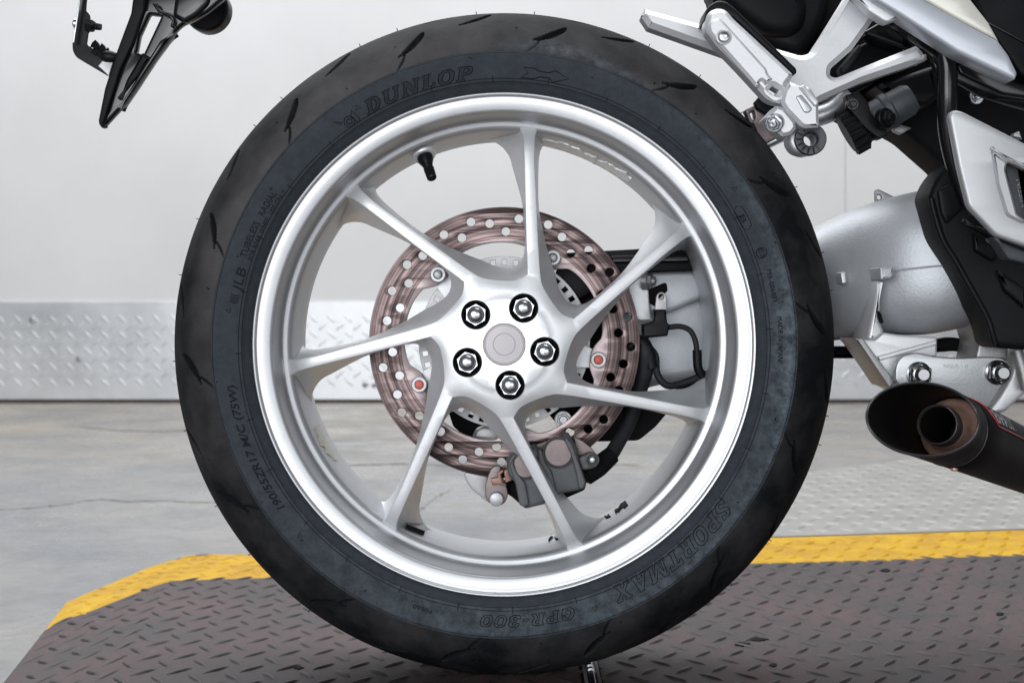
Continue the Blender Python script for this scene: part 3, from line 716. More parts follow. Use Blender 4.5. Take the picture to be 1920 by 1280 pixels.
me = bpy.data.meshes.new('rear_tyre'); me.vertices.add(nT * nP); me.vertices.foreach_set('co', co.reshape(-1)); me.loops.add(len(FQ) * 4); me.loops.foreach_set('vertex_index', FQ.reshape(-1).astype(np.int32))
me.polygons.add(len(FQ)); me.polygons.foreach_set('loop_start', np.arange(0, len(FQ) * 4, 4, dtype=np.int32)); me.update(calc_edges=True); me.validate()
bm = bmesh.new(); bm.from_mesh(me); bmesh.ops.recalc_face_normals(bm, faces=bm.faces); bm.to_mesh(me); bm.free()
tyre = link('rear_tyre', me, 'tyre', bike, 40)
def attr(name, arr):
    a = me.attributes.new(name, 'FLOAT', 'POINT'); a.data.foreach_set('value', np.ascontiguousarray(arr, dtype=np.float32).reshape(-1))
rad = np.broadcast_to(PR[None, :, 1], TH.shape); yy = np.broadcast_to(PR[None, :, 0], TH.shape)
shoulder = (MM > merid[i_edge]) & (MM < mtot - merid[i_edge])
attr('sidewall', np.where(shoulder, 0, 1))
adeg = np.degrees(TH); adeg = np.where(adeg > 180, adeg - 360, adeg)
def bump_a(c, wdt): return np.exp(-(((adeg - c + 180) % 360 - 180) / wdt) ** 2)
band = np.exp(-((rad - .2635) / .006) ** 2) + .45 * np.exp(-((rad - .252) / .008) ** 2)
dust = (~shoulder) * (.95 * bump_a(0, 17) * band + .35 * bump_a(-35, 40) * band + .28 * bump_a(-90, 45) * (rad > .240) + .10 + .25 * bump_a(38, 20) * np.exp(-((rad - .262) / .005) ** 2))
dust = dust + shoulder * (.55 * bump_a(80, 9) * np.exp(-((rad - .274) / .007) ** 2) + .35 * bump_a(66, 8) * np.exp(-((rad - .2705) / .004) ** 2))
attr('dust', np.clip(dust, 0, 1))
wear_and_lit_side = np.clip(np.interp(rad, [.267, .270, .283, .292, .300, .32], [.55, .62, .45, .20, .05, .0]), 0, 1) * (.05 + .95 * np.maximum(bump_a(135, 58), .55 * bump_a(62, 28)))  # shoulder scuffing, its upper-left side painted paler for the light there
attr('wear_and_lit_side', wear_and_lit_side * shoulder * (depth < .0003) * 1.0 - .16 - .4 * (depth > .0005))

# moulded lettering on the sidewall
def SP(theta, rpx, lift=.0003):
    r = rpx * (D - .0935) / F
    y = side_y(r); r = rpx * (D + y) / F; y = side_y(r)
    return Vector(LW(r * math.cos(theta), y - lift, r * math.sin(theta)))
GL = {
 'D': (8.7, [[(0,0),(5,0),(7.5,1.5),(8.5,4),(8.5,6),(7.5,8.5),(5,10),(0,10),(0,8.6),(1,8.6),(1,1.4),(0,1.4)], [(3.4,1.6),(4.6,1.6),(5.6,2.6),(6,4.2),(6,5.8),(5.6,7.4),(4.6,8.4),(3.4,8.4)]]),
 'U': (10, [[(0,10),(0,8.6),(1,8.6),(1,3),(2,1),(4,0),(6,0),(8,1),(9,3),(9,8.6),(10,8.6),(10,10),(6.2,10),(6.2,8.6),(7.2,8.6),(7.2,3.4),(6,2),(5,1.8),(3.9,2.4),(3.4,3.4),(3.4,8.6),(4.4,8.6),(4.4,10)]]),
 'N': (10, [[(0,0),(3.6,0),(3.6,1.4),(2.6,1.4),(2.6,6.6),(7,0),(9,0),(9,8.6),(10,8.6),(10,10),(6.4,10),(6.4,8.6),(7.4,8.6),(7.4,4),(3.2,10),(0,10),(0,8.6),(1,8.6),(1,1.4),(0,1.4)]]),
 'L': (7.6, [[(0,0),(7.5,0),(7.5,3.6),(6,3.6),(5.6,1.6),(3.6,1.6),(3.6,8.6),(4.6,8.6),(4.6,10),(0,10),(0,8.6),(1,8.6),(1,1.4),(0,1.4)]]),
 'O': (9, [[(2.6,0),(6.4,0),(8.6,2),(9,5),(8.6,8),(6.4,10),(2.6,10),(.4,8),(0,5),(.4,2)], [(3.6,1.7),(5.4,1.7),(6.3,3),(6.5,5),(6.3,7),(5.4,8.3),(3.6,8.3),(2.7,7),(2.5,5),(2.7,3)]]),
 'P': (8.5, [[(0,0),(4.6,0),(4.6,1.4),(3.6,1.4),(3.6,4),(6,4),(7.8,5),(8.4,7),(7.8,9),(6,10),(0,10),(0,8.6),(1,8.6),(1,1.4),(0,1.4)], [(3.6,5.6),(5.2,5.6),(5.9,6.3),(5.9,7.8),(5.2,8.5),(3.6,8.5)]]),
 'R': (9.2, [[(0,0),(4.6,0),(4.6,1.4),(3.6,1.4),(3.6,4),(4.6,4),(6.2,0),(9,0),(9,1.4),(8.2,1.4),(7,4.4),(8,5.4),(8.4,7.2),(7.8,9),(6,10),(0,10),(0,8.6),(1,8.6),(1,1.4),(0,1.4)], [(3.6,5.6),(5.2,5.6),(5.9,6.3),(5.9,7.8),(5.2,8.5),(3.6,8.5)]]),
 'S': (8, [[(0,.2),(1.4,.2),(2,.8),(4,0),(6.4,.3),(7.8,2),(7.6,4.2),(6,5.4),(3.6,6.4),(3,7.4),(3.8,8.4),(5,8.2),(6,7),(7.3,7),(7.3,9.8),(6,9.8),(5.4,9.2),(3.6,10),(1.4,9.4),(.4,7.6),(.8,5.8),(2.4,4.6),(4.8,3.6),(5.2,2.6),(4.4,1.6),(3,1.8),(1.6,3.4),(0,3.4)]]),
 'T': (8.7, [[(2,0),(6.6,0),(6.6,1.4),(5.6,1.4),(5.6,8.4),(6.6,8.4),(7.2,6.8),(8.6,6.8),(8.6,10),(0,10),(0,6.8),(1.4,6.8),(2,8.4),(3,8.4),(3,1.4),(2,1.4)]]),
 'M': (12, [[(0,0),(3.4,0),(3.4,1.4),(2.6,1.4),(2.6,6.8),(5,0),(6.4,0),(8.8,6.8),(8.8,1.4),(8,1.4),(8,0),(12,0),(12,1.4),(11.2,1.4),(11.2,8.6),(12,8.6),(12,10),(8.6,10),(6,4),(3.4,10),(0,10),(0,8.6),(1,8.6),(1,1.4),(0,1.4)]]),
 'A': (10, [[(0,0),(3.6,0),(3.6,1.4),(2.9,1.4),(3.3,2.6),(6.3,2.6),(6.7,1.4),(6,1.4),(6,0),(10,0),(10,1.4),(9.2,1.4),(6.2,10),(3.8,10),(.8,1.4),(0,1.4)], [(3.9,4.2),(5.8,4.2),(4.85,7)]]),
 'X': (10, [[(0,0),(3.8,0),(3.8,1.4),(3.2,1.4),(4.8,3.6),(6.2,1.4),(5.6,1.4),(5.6,0),(10,0),(10,1.4),(9,1.4),(6.2,5.2),(8.6,8.6),(9.6,8.6),(9.6,10),(5.9,10),(5.9,8.6),(6.5,8.6),(5,6.6),(3.6,8.6),(4.2,8.6),(4.2,10),(0,10),(0,8.6),(1,8.6),(3.6,5),(1,1.4),(0,1.4)]]),
 'G': (9.4, [[(3,0),(6,0),(6.8,.8),(7.4,0),(8.6,0),(8.6,4),(9.2,4),(9.2,5.4),(5,5.4),(5,4),(6,4),(6,2),(4.6,1.7),(3.2,2.4),(2.7,5),(3.2,7.6),(4.6,8.4),(5.8,7.8),(6.4,6.6),(8,6.6),(8,9.8),(6.8,9.8),(6.2,9.3),(5,10),(3,10),(.6,8),(0,5),(.6,2)]]),
 '3': (8, [[(.4,3.2),(0,1.2),(2,0),(5.6,0),(7.6,1.4),(7.6,3.8),(6.2,5.1),(7.4,6.2),(7.4,8.6),(5.6,10),(2,10),(.2,8.8),(.6,6.9),(2.4,6.9),(2.6,8.2),(4.6,8.2),(5,7),(4.4,6),(2.8,5.9),(2.8,4.4),(4.6,4.2),(5.2,3),(4.6,1.8),(2.8,1.8),(2.4,3.2)]]),
 '-': (4.4, [[(0,3.6),(4,3.6),(4,5.4),(0,5.4)]]),
}
GL['0'] = (8, [[(x * .88, y) for x, y in l] for l in GL['O'][1]])
def strokes(name, loops, rw=.00042, closed=True):
    g = []
    for L in loops:
        P = []
        for i in range(len(L) if closed else len(L) - 1):                # subdivide so that strokes follow the curved wall
            a, b = np.array(L[i]), np.array(L[(i + 1) % len(L)]); k = max(1, int(np.linalg.norm(b - a) / 9))
            P += [tuple(a + (b - a) * t / k) for t in range(k)]
        if not closed: P.append(tuple(L[-1]))
        g.append(tube_geo([SP(*p) for p in [(q[0], q[1]) for q in P]], rw, 4, closed))
    return mesh(name, *join_geo(g), 'letter', tyre, None)
def slab(text, t0, t1, rb, hgt, shear=.22, hatch=False):
    """outlined slab lettering from angle t0 to t1 (degrees, clockwise), baseline radius rb px; coordinates (angle, px) are subdivided in px"""
    ws = [GL[c][0] for c in text]; gap = 1.5; tot = sum(ws) + gap * (len(text) - 1) + shear * 10
    A0, A1 = math.radians(t0), math.radians(t1); rm = rb + hgt / 2; sx = (A0 - A1) * rm / tot
    g = []; x = 0
    for c, wd in zip(text, ws):
        for L in GL[c][1]:
            P = []
            for i in range(len(L)):
                a, b = np.array(L[i], float), np.array(L[(i + 1) % len(L)], float); k = max(1, int(np.linalg.norm(b - a) / 3))
                P += [a + (b - a) * t / k for t in range(k)]
            Q = [SP(A0 - (x + p[0] + shear * p[1]) * sx / rm, rb + p[1] / 10 * hgt) for p in P]
            g.append(tube_geo(Q, .00034, 4, True))
        if hatch:
            n = 7
            polys = GL[c][1]
            for i in range(-10, 16):
                seg = []
                for s_ in np.linspace(0, 10, 41):
                    q = (i * 1.15 + s_ * .75, s_)
                    ins = inside(polys[0], *q) and not any(inside(h_, *q) for h_ in polys[1:])
                    if ins: seg.append(q)
                    if (not ins or s_ == 10) and len(seg) > 3:
                        g.append(tube_geo([SP(A0 - (x + p[0] + shear * p[1]) * sx / rm, rb + p[1] / 10 * hgt) for p in (seg[0], seg[len(seg) // 2], seg[-1])], .00014, 4)); seg = []
                    elif not ins: seg = []
        x += wd + gap
    return mesh('raised_lettering', *join_geo(g), 'letter', tyre, None)
slab('DUNLOP', 120.8, 96.2, 499, 27, .25, True)
slab('SPORTMAX', -35.2, -66.5, 497, 32, .25)
slab('GPR-300', -75.0, -95.2, 507, 22, .2)
def text_mesh(s, size=1.0, ext=.0, bold=0.0, space=1.0):
    cu = bpy.data.curves.new('t', 'FONT'); cu.body = s; cu.size = size; cu.align_x = 'CENTER'; cu.offset = bold; cu.resolution_u = 3; cu.extrude = ext; cu.space_character = space
    ob = bpy.data.objects.new('t', cu); COL.objects.link(ob); dg = bpy.context.evaluated_depsgraph_get(); dg.update()
    me = bpy.data.meshes.new_from_object(ob.evaluated_get(dg)); bpy.data.objects.remove(ob); bpy.data.curves.remove(cu)
    V = np.array([v.co[:] for v in me.vertices]); Fs = [tuple(p.vertices) for p in me.polygons]; bpy.data.meshes.remove(me); return V, Fs
def small(s, t0, t1, rb, hgt, shear=0.0, bold=0.0):
    V, Fs = text_mesh(s, 1, 0, bold); V = V[:, :]
    x0, x1 = V[:, 0].min(), V[:, 0].max(); A0, A1 = math.radians(t0), math.radians(t1); rm = rb + hgt / 2; k = (A0 - A1) / (x1 - x0)
    top = [SP(A0 - (v[0] + shear * v[1] - x0) * k, rb + v[1] / .73 * hgt, .0006) for v in V]; bot = [SP(A0 - (v[0] + shear * v[1] - x0) * k, rb + v[1] / .73 * hgt, .0001) for v in V]
    n = len(V); edge = {}
    for f in Fs:
        for i in range(len(f)): edge.setdefault(tuple(sorted((f[i], f[i - 1]))), []).append((f[i - 1], f[i]))
    sides = [(a, b, b + n, a + n) for q in edge.values() if len(q) == 1 for a, b in q]
    return mesh('raised_lettering', top + bot, Fs + sides, 'letter', tyre, None)
small('TUBELESS', 161.4, 153.6, 511, 13)
small('RADIAL', 152.0, 146.4, 511, 13)
small('FOR REAR WHEEL USE ONLY', 161.6, 145.0, 498, 9.5)
small('JLB', 168.8, 163.8, 503, 19, .15)
strokes('raised_lettering', [[(math.radians(170.9 - .5 * i), 505), (math.radians(171.3 - .5 * i), 513), (math.radians(170.9 - .5 * i), 521)] for i in range(4)], .0004, False)
small('190/55ZR17 M/C (75W)', 216.4, 188.6, 511, 15, .2, .012)
small('F0560', -105.2, -109.3, 514, 8)
small('75R-006883', 16.0, 9.0, 510, 9)
small('MADE IN JAPAN', 5.8, -3.4, 514, 9)
small('E3', 20.6, 18.6, 508, 9)
small('B', 28.6, 26.9, 501, 11)
def arcpts(cd, cr, rx, n=20): return [(math.radians(cd) - rx * math.cos(2 * math.pi * i / n) / cr, cr + rx * math.sin(2 * math.pi * i / n)) for i in range(n)]
strokes('moulded_mark', [arcpts(19.6, 512, 10)], .0003)
strokes('moulded_mark', [[(math.radians(a), r) for a, r in [(30.2, 498), (30.8, 506), (30.2, 515), (28, 516), (25.8, 515), (25.2, 506), (25.8, 498), (28, 497)]]], .0003)
strokes('direction_arrow', [[(math.radians(a), r) for a, r in [(86.0, 520), (85.0, 511), (86.4, 501), (83.6, 501), (82.4, 506), (80.3, 506), (79.6, 499), (76.4, 512), (79.4, 522), (80.6, 516), (82.4, 516), (83.8, 521)]]], .00045)
strokes('moulded_emblem', [arcpts(124.8, 509, 10), arcpts(124.8, 509, 5, 12), [(math.radians(a), r) for a, r in [(127.6, 527), (126.2, 515), (126.6, 513)]], [(math.radians(a), r) for a, r in [(123.2, 524), (124.0, 514), (123.4, 498), (122.6, 503)]]], .0004)
for a, r in [(34, 522), (-71.0, 523), (172.9, 521), (-137, 525), (121.8, 523)]:
    strokes('moulded_mark', [[(math.radians(a + .5), r - 4), (math.radians(a - .5), r - 4), (math.radians(a), r + 5)]], .0003)
for r_, rw in ((.2406, .00032), (.2434, .00036), (.2665, .0003)):
    V, Fs = tube_geo([LW(r_ * math.cos(t), side_y(r_) - .0001, r_ * math.sin(t)) for t in np.linspace(0, 2 * math.pi, 241)[:-1]], rw, 4, True)
    mesh('mould_rib', V, Fs, 'rubber', tyre, 60)
g = []
for i in range(28):
    t = 2 * math.pi * i / 28 + .05 + rng.normal(0, .01)
    g.append(tube_geo([LW(r_ * math.cos(t), side_y(r_) - .0002, r_ * math.sin(t)) for r_ in (.2400, .2425, .2460)], .00034, 4))
    t2 = t + rng.normal(.08, .03); r_ = rng.choice([.2565, .2640, .2745, .2935])
    p = Vector(LW(r_ * math.cos(t2), side_y(r_), r_ * math.sin(t2))); q = Vector((rng.normal(0, .0012), -.0022, rng.normal(0, .0012)))
    g.append(tube_geo([p, p + q], .0005, 4))
    t3 = t + rng.normal(0, .05); p = Vector(LW(.3172 * math.cos(t3), -.022, .3172 * math.sin(t3)))
    if p.z > .05: g.append(tube_geo([p, p + Vector((math.cos(t3), 0, math.sin(t3))) * .0036], .0004, 4))
o = mesh('vent_spew', *join_geo(g), 'letter', tyre, None); o['kind'] = 'stuff'

# ---- brake disc, carrier arms, sensor ring
DY = .012; kd = (D + DY) / F
def dpt(px, py): return (W(px, py, DY).x, W(px, py, DY).z)
holes_px = [(718,689),(736,660),(725.5,601),(750,577),(735,545),(766,531),(763,496),(792.5,479),(832,440),(866,445.6),(883,416),(918,419),(948.6,434),(973,410),(1028,421),(1054,444),(1070.5,475),(1104,469),(1108.5,503),(1143,510),
            (1149,579),(1177,594),(1159.6,624),(1183,650),(1169,682),(1145,707),(1160.5,731.6),(1132,786),(1103,804),(1069,810),(898,847),(867.5,861.5),(841,838.5),(826,808.5),(786,779),(753,773),(745,739.6),(749,704),(940, 866),(931,838),(1040,836),(1010,872),(985,850),(1130,552),(728,632),(800,815)]
dcx, dcy = AX, AZ
def polar_px(r, deg): return (dcx + r * kd * math.cos(math.radians(deg)), dcy + r * kd * math.sin(math.radians(deg)))
inner = []
for j in range(5):
    b = -10 + 72 * j
    for da, r in [(-36, 188), (-24, 187), (-14, 183), (-10, 174), (-6, 166), (0, 163), (6, 166), (10, 174), (14, 183), (24, 187)]: inner.append((b + da, r))
ipts = [p for p in cat_rom([polar_px(r, a) for a, r in inner], 4, True)]
opts = [polar_px(254, 360 * i / 160) for i in range(160)]
hl = [[tuple(p)for p in [(dpt(a, b)[0] + 8.2 * kd * math.cos(2 * math.pi * i / 20), dpt(a, b)[1] + 8.2 * kd * math.sin(2 * math.pi * i / 20)) for i in range(20)]] for a, b in holes_px]
disc = link('brake_disc', plate_me('brake_disc', opts, DY, DY + .0055, .0006, [ipts] + hl, 1), 'disc', bike, 35)
V, Fs = lathe_geo([(0, 181 * kd), (0, 196 * kd)], (AX, DY - .0002, AZ), (0, 1, 0), 8)
for j, (px, py, dot) in enumerate([(1121, 674, 'red'), (1036, 484, None), (822, 515, None), (787, 720, 'red'), (971, 818, None)]):
    c = W(px, py, DY); d_ = Vector((c.x - AX, 0, c.z - AZ)); d_.normalize(); s_ = Vector((-d_.z, 0, d_.x))
    a0 = Vector((AX, DY - .004, AZ)) + d_ * .052; a1 = c + Vector((0, -.0005, 0))
    g = lathe_geo([(-.0055, 0), (-.0055, .0092), (.012, .0115), (.020, .0135)], c, (0, 1, 0), 28)
    def box(p, q, w0, w1, y0, y1):
        V = [p - s_ * w0, p + s_ * w0, q + s_ * w1, q - s_ * w1]; return [(v.x, y0, v.z) for v in V] + [(v.x, y1, v.z) for v in V], [(0, 3, 2, 1), (4, 5, 6, 7), (0, 1, 5, 4), (2, 3, 7, 6), (1, 2, 6, 5), (3, 0, 4, 7)]
    arm = fix(mesh('carrier_arm', *join_geo([box(a0, a1, .014, .0085, DY + .0065, DY + .022)]), 'cast', disc, 35))
    lathe('disc_bobbin', [(.001, .0068), (-.004, .0078), (-.0085, .0078), (-.0095, .0070), (-.0095, .0048), (-.008, .0046)], c, (0, 1, 0), 'white_metal', disc, 28)
    lathe('bobbin_core', [(-.0082, .0047), (-.0095, .0040), (-.0100, .003), (-.0100, 0)], c, (0, 1, 0), dot or 'dull_steel', disc, 20)
RY = .028; kr = (D + RY) / F
def rpx(r, a): return (AX + r * kr * math.cos(a), AZ + r * kr * math.sin(a))
sl = []
nsl = 44
for i in range(nsl):
    a = 2 * math.pi * i / nsl; hw = .029
    sl.append([rpx(145, a - hw), rpx(145, a + hw), rpx(155, a + hw), rpx(155, a - hw)])
link('sensor_ring', plate_me('sensor_ring', [rpx(161, 2 * math.pi * i / 120) for i in range(120)], RY, RY + .002, .0003, [[rpx(137, 2 * math.pi * i / 90) for i in range(90)]] + sl, 0), 'dull_steel', disc, 30)

# ---- caliper
cy = -.030
cal = plate('brake_caliper', [(950, 868), (960, 850), (985, 845), (1005, 836), (1012, 845), (1020, 852), (1036, 858), (1056, 818, 4), (1068, 815, 4), (1082, 838), (1088, 868), (1100, 905, 3), (1098, 915, 3), (1082, 920), (1055, 925), (1030, 934), (1020, 945), (992, 952, 3), (975, 948, 3), (966, 905), (952, 890)], cy, DY - .004, 'caliper', bike, .0035, 5)
for cx_, cy_, r_ in [(1047, 848, 27), (985, 872, 24)]:
    c = W(cx_, cy_, cy); k = (D + cy) / F
    lathe('piston_bore', [(.002, r_ * k * 1.12), (-.0025, r_ * k * 1.1), (-.0032, r_ * k * 1.03), (-.002, r_ * k * .97), (.0, r_ * k * .95)], c, (0, 1, 0), 'caliper', cal, 40, smooth=22)
    lathe('piston_cap', [(-.001, r_ * k * .98), (-.0016, r_ * k * .9), (-.0018, r_ * k * .3), (-.0018, 0)], c, (0, 1, 0), 'pink_metal', cal, 40, smooth=20)
plate('caliper_rib', [(955, 872), (962, 862), (968, 885), (985, 905), (992, 945), (984, 951), (974, 946), (966, 905)], cy - .005, cy + .003, 'caliper', cal, .0015, 4)
plate('caliper_rib', [(1062, 818), (1073, 832), (1086, 868), (1090, 880), (1099, 905), (1094, 916), (1086, 916), (1080, 885), (1070, 850), (1058, 825)], cy - .005, cy + .003, 'caliper', cal, .0015, 4)
plate('caliper_rib', [(1008, 842), (1016, 842), (1022, 866), (1034, 882), (1044, 920), (1030, 930), (1026, 895), (1010, 868)], cy - .004, cy + .003, 'caliper', cal, .0015, 4)
plate('mounting_lug', [(1084, 858), (1108, 848, 8), (1120, 852, 8), (1124, 866, 8), (1116, 877, 8), (1092, 882)], cy + .004, cy + .02, 'caliper', cal, .002, 5)
lathe('slider_boss', [(.004, 13.5 * .00051), (-.003, 13.5 * .00051), (-.0036, 11 * .00051), (-.0025, 8.5 * .00051), (0, 8 * .00051)], W(1110, 861, cy + .003), (0, 1, 0), 'caliper', cal, 30)
bolt('slider_bolt', 1110, 861, cy + .002, 6, cal, 'chrome', flange=False)
plate('pad_plate', [(1075, 818), (1092, 826), (1112, 842, 6), (1118, 852, 4), (1100, 862), (1085, 860)], DY - .016, DY - .010, 'pink_metal', cal, .0006, 4)
plate('pad_plate', [(948, 866), (958, 846), (1004, 834), (1040, 822), (1068, 813), (1064, 824), (1006, 846), (962, 862)], DY - .014, DY - .009, 'pink_metal', cal, .0004, 2)
plate('caliper_bracket', [(917, 886, 8), (924, 874, 6), (938, 872, 4), (940, 890), (950, 912), (953, 926, 10), (948, 942, 10), (935, 949, 10), (922, 945, 8), (911, 936), (909, 910)], DY - .018, DY - .008, 'pink_metal', cal, .001, 5)
plate('bracket_wing', [(870, 886), (900, 884), (925, 890), (925, 946), (910, 938), (886, 918), (873, 900)], DY + .008, DY + .014, 'dull_steel', cal, .0008, 5)
c = W(931, 934, DY - .018); lathe('bracket_pin', [(.002, .0072), (-.004, .0072), (-.006, .0064), (-.0065, .0055), (-.0065, 0)], c, (0, 1, 0), 'white_metal', cal, 30)
plate('pad_spring', [(921, 897, 0), (934, 895, 0), (933, 886, 0), (943, 880, 0), (945, 884, 0), (939, 889, 0), (941, 904, 0), (950, 908, 0), (948, 911, 0), (936, 907, 0), (923, 909, 0)], DY - .026, DY - .0185, 'spring', cal, .0006, 0)
plate('pad_spring', [(944, 882), (956, 878), (960, 900), (948, 905)], DY - .022, DY - .017, 'spring', cal, .0006, 2)
plate('caliper_bridge', [(930, 915), (960, 900), (1100, 880), (1098, 918), (1060, 935), (985, 954), (958, 930)], DY - .004, DY + .035, 'black_matt', cal, .003, 6)
plate('inner_caliper', [(884, 822, 12), (892, 802, 14), (915, 796, 14), (938, 806, 14), (944, 828, 6), (925, 834, 6), (900, 828, 6)], DY + .030, DY + .045, 'dull_steel', cal, .004, 8)
# hose
tube('brake_hose', [W(1094, 893, 0), W(1112, 880, .005), W(1140, 858, .01), W(1160, 828, .02), W(1182, 788, .03), W(1196, 745, .035), W(1208, 700, .03), W(1210, 660, .025), W(1200, 632, .03)], [.0075, .0085, .0078, .0072, .0068, .0066, .0085, .0088, .007], 'rubber', bike)
ht = tube('hose_sleeve', [W(1098, 892, -.002), W(1122, 874, .004), W(1148, 852, .010)], [.0095, .0105, .0090], 'black_matt', bike)

# ---- swingarm behind the wheel and the arm in front of it
def loft(name, secs, m, parent, seg=40, ex=2.6, smooth=60):
    """secs = (px x, top px, bottom px, front depth, rear depth) superelliptic sections"""
    V, Fs = [], []
    for px, t, b, y0, y1 in secs:
        yc, hy = (y0 + y1) / 2, (y1 - y0) / 2
        zt, zb = W(px, t, yc).z, W(px, b, yc).z; zc, hz = (zt + zb) / 2, (zt - zb) / 2; x = W(px, 0, yc - hy * .6).x
        for k in range(seg):
            a = 2 * math.pi * k / seg; ca, sa = math.cos(a), math.sin(a)
            V.append((x, yc - hy * math.copysign(abs(ca) ** (2 / ex), ca), zc + hz * math.copysign(abs(sa) ** (2 / ex), sa)))
    for i in range(len(secs) - 1):
        for k in range(seg):
            q = (k + 1) % seg; Fs.append((i * seg + k, i * seg + q, (i + 1) * seg + q, (i + 1) * seg + k))
    Fs += [tuple(range(seg)), tuple(range(len(secs) * seg - 1, (len(secs) - 1) * seg - 1, -1))]
    return fix(mesh(name, V, Fs, m, parent, smooth))
secs = np.array([(1490, 448, 640, .055, .17), (1530, 433, 640, .040, .16), (1575, 412, 638, .018, .15), (1625, 391, 632, -.008, .14), (1680, 374, 626, -.030, .13), (1740, 361, 628, -.042, .13), (1800, 352, 620, -.046, .13), (1860, 348, 604, -.046, .13), (1920, 346, 585, -.044, .13), (2060, 342, 560, -.040, .13)], float)
S2 = cat_rom(secs, 4)
arm = loft('swingarm', [tuple(s) for s in S2], 'cast_rough', bike, 56, 2.9)
plate('casting_boss', [(1649, 502), (1652, 501), (1675, 500), (1677, 518), (1670, 523), (1651, 525)], -.040, .01, 'cast_rough', arm, .0025, 3)
plate('casting_boss', [(1576, 511), (1585, 509), (1587, 530), (1579, 532)], .006, .05, 'cast', arm, .001, 2)
tube('parting_line', [W(1677, 506, -.0305), W(1710, 503, -.0372), W(1750, 499, -.0436), W(1790, 496, -.0465)], .0007, 'cast_rough', arm, 6)
plate('flange_web', [(1648, 526, 2), (1652, 527, 2), (1652, 605), (1660, 625), (1642, 640), (1626, 634, 2)], -.030, .03, 'cast', arm, .004, 6)
plate('linkage_bracket', [(1604, 634, 2), (1640, 637, 2), (1650, 622, 8), (1690, 628), (1758, 632, 2), (1757, 668, 2), (1700, 690), (1700, 740), (1664, 722), (1650, 700)], -.026, .04, 'cast', arm, .002, 4)
plate('bracket_rib', [(1604, 634, 2), (1618, 634, 2), (1678, 715, 2), (1668, 727, 2)], -.034, .03, 'dull_steel', arm, .001, 2)
plate('bracket_rib', [(1646, 668, 2), (1756, 638, 2), (1757, 646, 2), (1650, 676, 2)], -.030, -.02, 'cast', arm, .001, 2)
plate('paint_chip', [(1649, 583, 0), (1653, 590, 0), (1657, 604, 0), (1654, 606, 0), (1650, 596, 0)], -.0395, -.030, 'black_matt', arm, .0002, 0)
g = []
plate('lower_rail', [(1560, 650, 2), (1640, 650, 2), (1640, 672), (1560, 672, 2)], .06, .10, 'black_matt', bike, .004, 2)
plate('rear_bracket', [(1641, 356, 5), (1648, 355, 5), (1692, 376, 2), (1690, 392), (1642, 390, 2)], .05, .056, 'dull_steel', arm, .001, 3, holes=[circle_px(1649, 370, 4.5, 14)], hr=0)
# the arm seen through the wheel
sw = plate('swingarm_end', [(1080, 500, 20), (1150, 508), (1200, 500), (1310, 500), (1340, 520), (1340, 700), (1300, 712), (1240, 722), (1190, 735), (1100, 760, 30), (1050, 740, 30), (1020, 640, 40), (1040, 545, 30)], .075, .13, 'cast_rough', bike, .012, 14)
plate('swingarm_step', [(1186, 512), (1212, 506), (1300, 506), (1322, 528), (1318, 560), (1250, 590, 20), (1216, 590)], .055, .09, 'cast_rough', sw, .006, 8)
plate('stay_plate', [(1178, 538, 3), (1207, 512, 3), (1216, 540), (1218, 570, 12), (1222, 600, 3), (1200, 602, 3), (1178, 590)], .045, .060, 'cast', sw, .0015, 4)
bolt('adjuster_bolt', 1213, 527, .045, 15, sw, 'dull_steel', axis=Vector((.9, -.35, 0)))
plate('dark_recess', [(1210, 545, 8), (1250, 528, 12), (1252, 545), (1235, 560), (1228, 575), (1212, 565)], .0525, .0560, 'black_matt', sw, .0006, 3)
plate('sensor_tab', [(1229, 568, 4), (1231, 552, 8), (1240, 546, 8), (1250, 552, 8), (1250, 575), (1248, 607, 2), (1226, 607, 2)], .030, .034, 'dull_steel', sw, .0006, 4, holes=[circle_px(1240, 556, 5, 16)], hr=0)
plate('sensor_body', [(1226, 580, 2), (1249, 580, 2), (1251, 604), (1256, 610), (1252, 630), (1206, 634, 2), (1205, 608), (1226, 602)], .022, .040, 'black_plastic', sw, .002, 3)
tube('sensor_cable', [W(1250, 614, .03), W(1275, 612, .03), W(1294, 620, .03), W(1304, 640, .028), W(1307, 664, .028)], .0028, 'rubber', sw)
tube('sensor_cable', [W(1307, 656, .028), W(1309, 690, .028), W(1318, 704, .03)], .0046, 'black_plastic', sw)
tube('sensor_cable', [W(1205, 640, .028), W(1228, 665, .026), W(1232, 700, .026), W(1250, 722, .026), W(1280, 718, .03), W(1330, 698, .034)], .0036, 'rubber', sw)
tube('sensor_cable', [W(1170, 660, .03), W(1195, 640, .026), W(1214, 655, .024), W(1222, 690, .024)], .0065, 'black_plastic', sw)
hub_c = W(960, 650, .05)
lathe('hub_carrier', [(.0, 0), (.0, .058), (.004, .062), (.045, .064), (.05, 0)], Vector((AX + .012, .05, AZ - .004)), (0, 1, 0), 'black_matt', bike, 48)
plate('chain_guard', [(1000, 480, 8), (1060, 474, 6), (1285, 462, 3), (1330, 480), (1330, 506), (1200, 512), (1150, 524), (1090, 560), (1040, 560)], .042, .06, 'black_plastic', bike, .002, 5)
plate('guard_rib', [(1146, 480, 2), (1290, 476, 2), (1295, 492, 2), (1146, 494, 2)], .036, .043, 'black_gloss', bike, .002, 2)
plate('chain_guard', [(1000, 540), (1160, 540, 8), (1172, 660), (1190, 730), (1240, 745), (1290, 720), (1330, 700), (1330, 728), (1255, 770), (1230, 800), (1198, 826, 8), (1120, 828, 4), (1040, 790), (1000, 740)], .055, .072, 'black_matt', bike, .003, 6)
plate('chain_guard', [(840, 770, 6), (880, 776), (960, 800), (960, 830), (905, 830), (880, 824), (850, 800)], .060, .066, 'black_matt', bike, .001, 5)
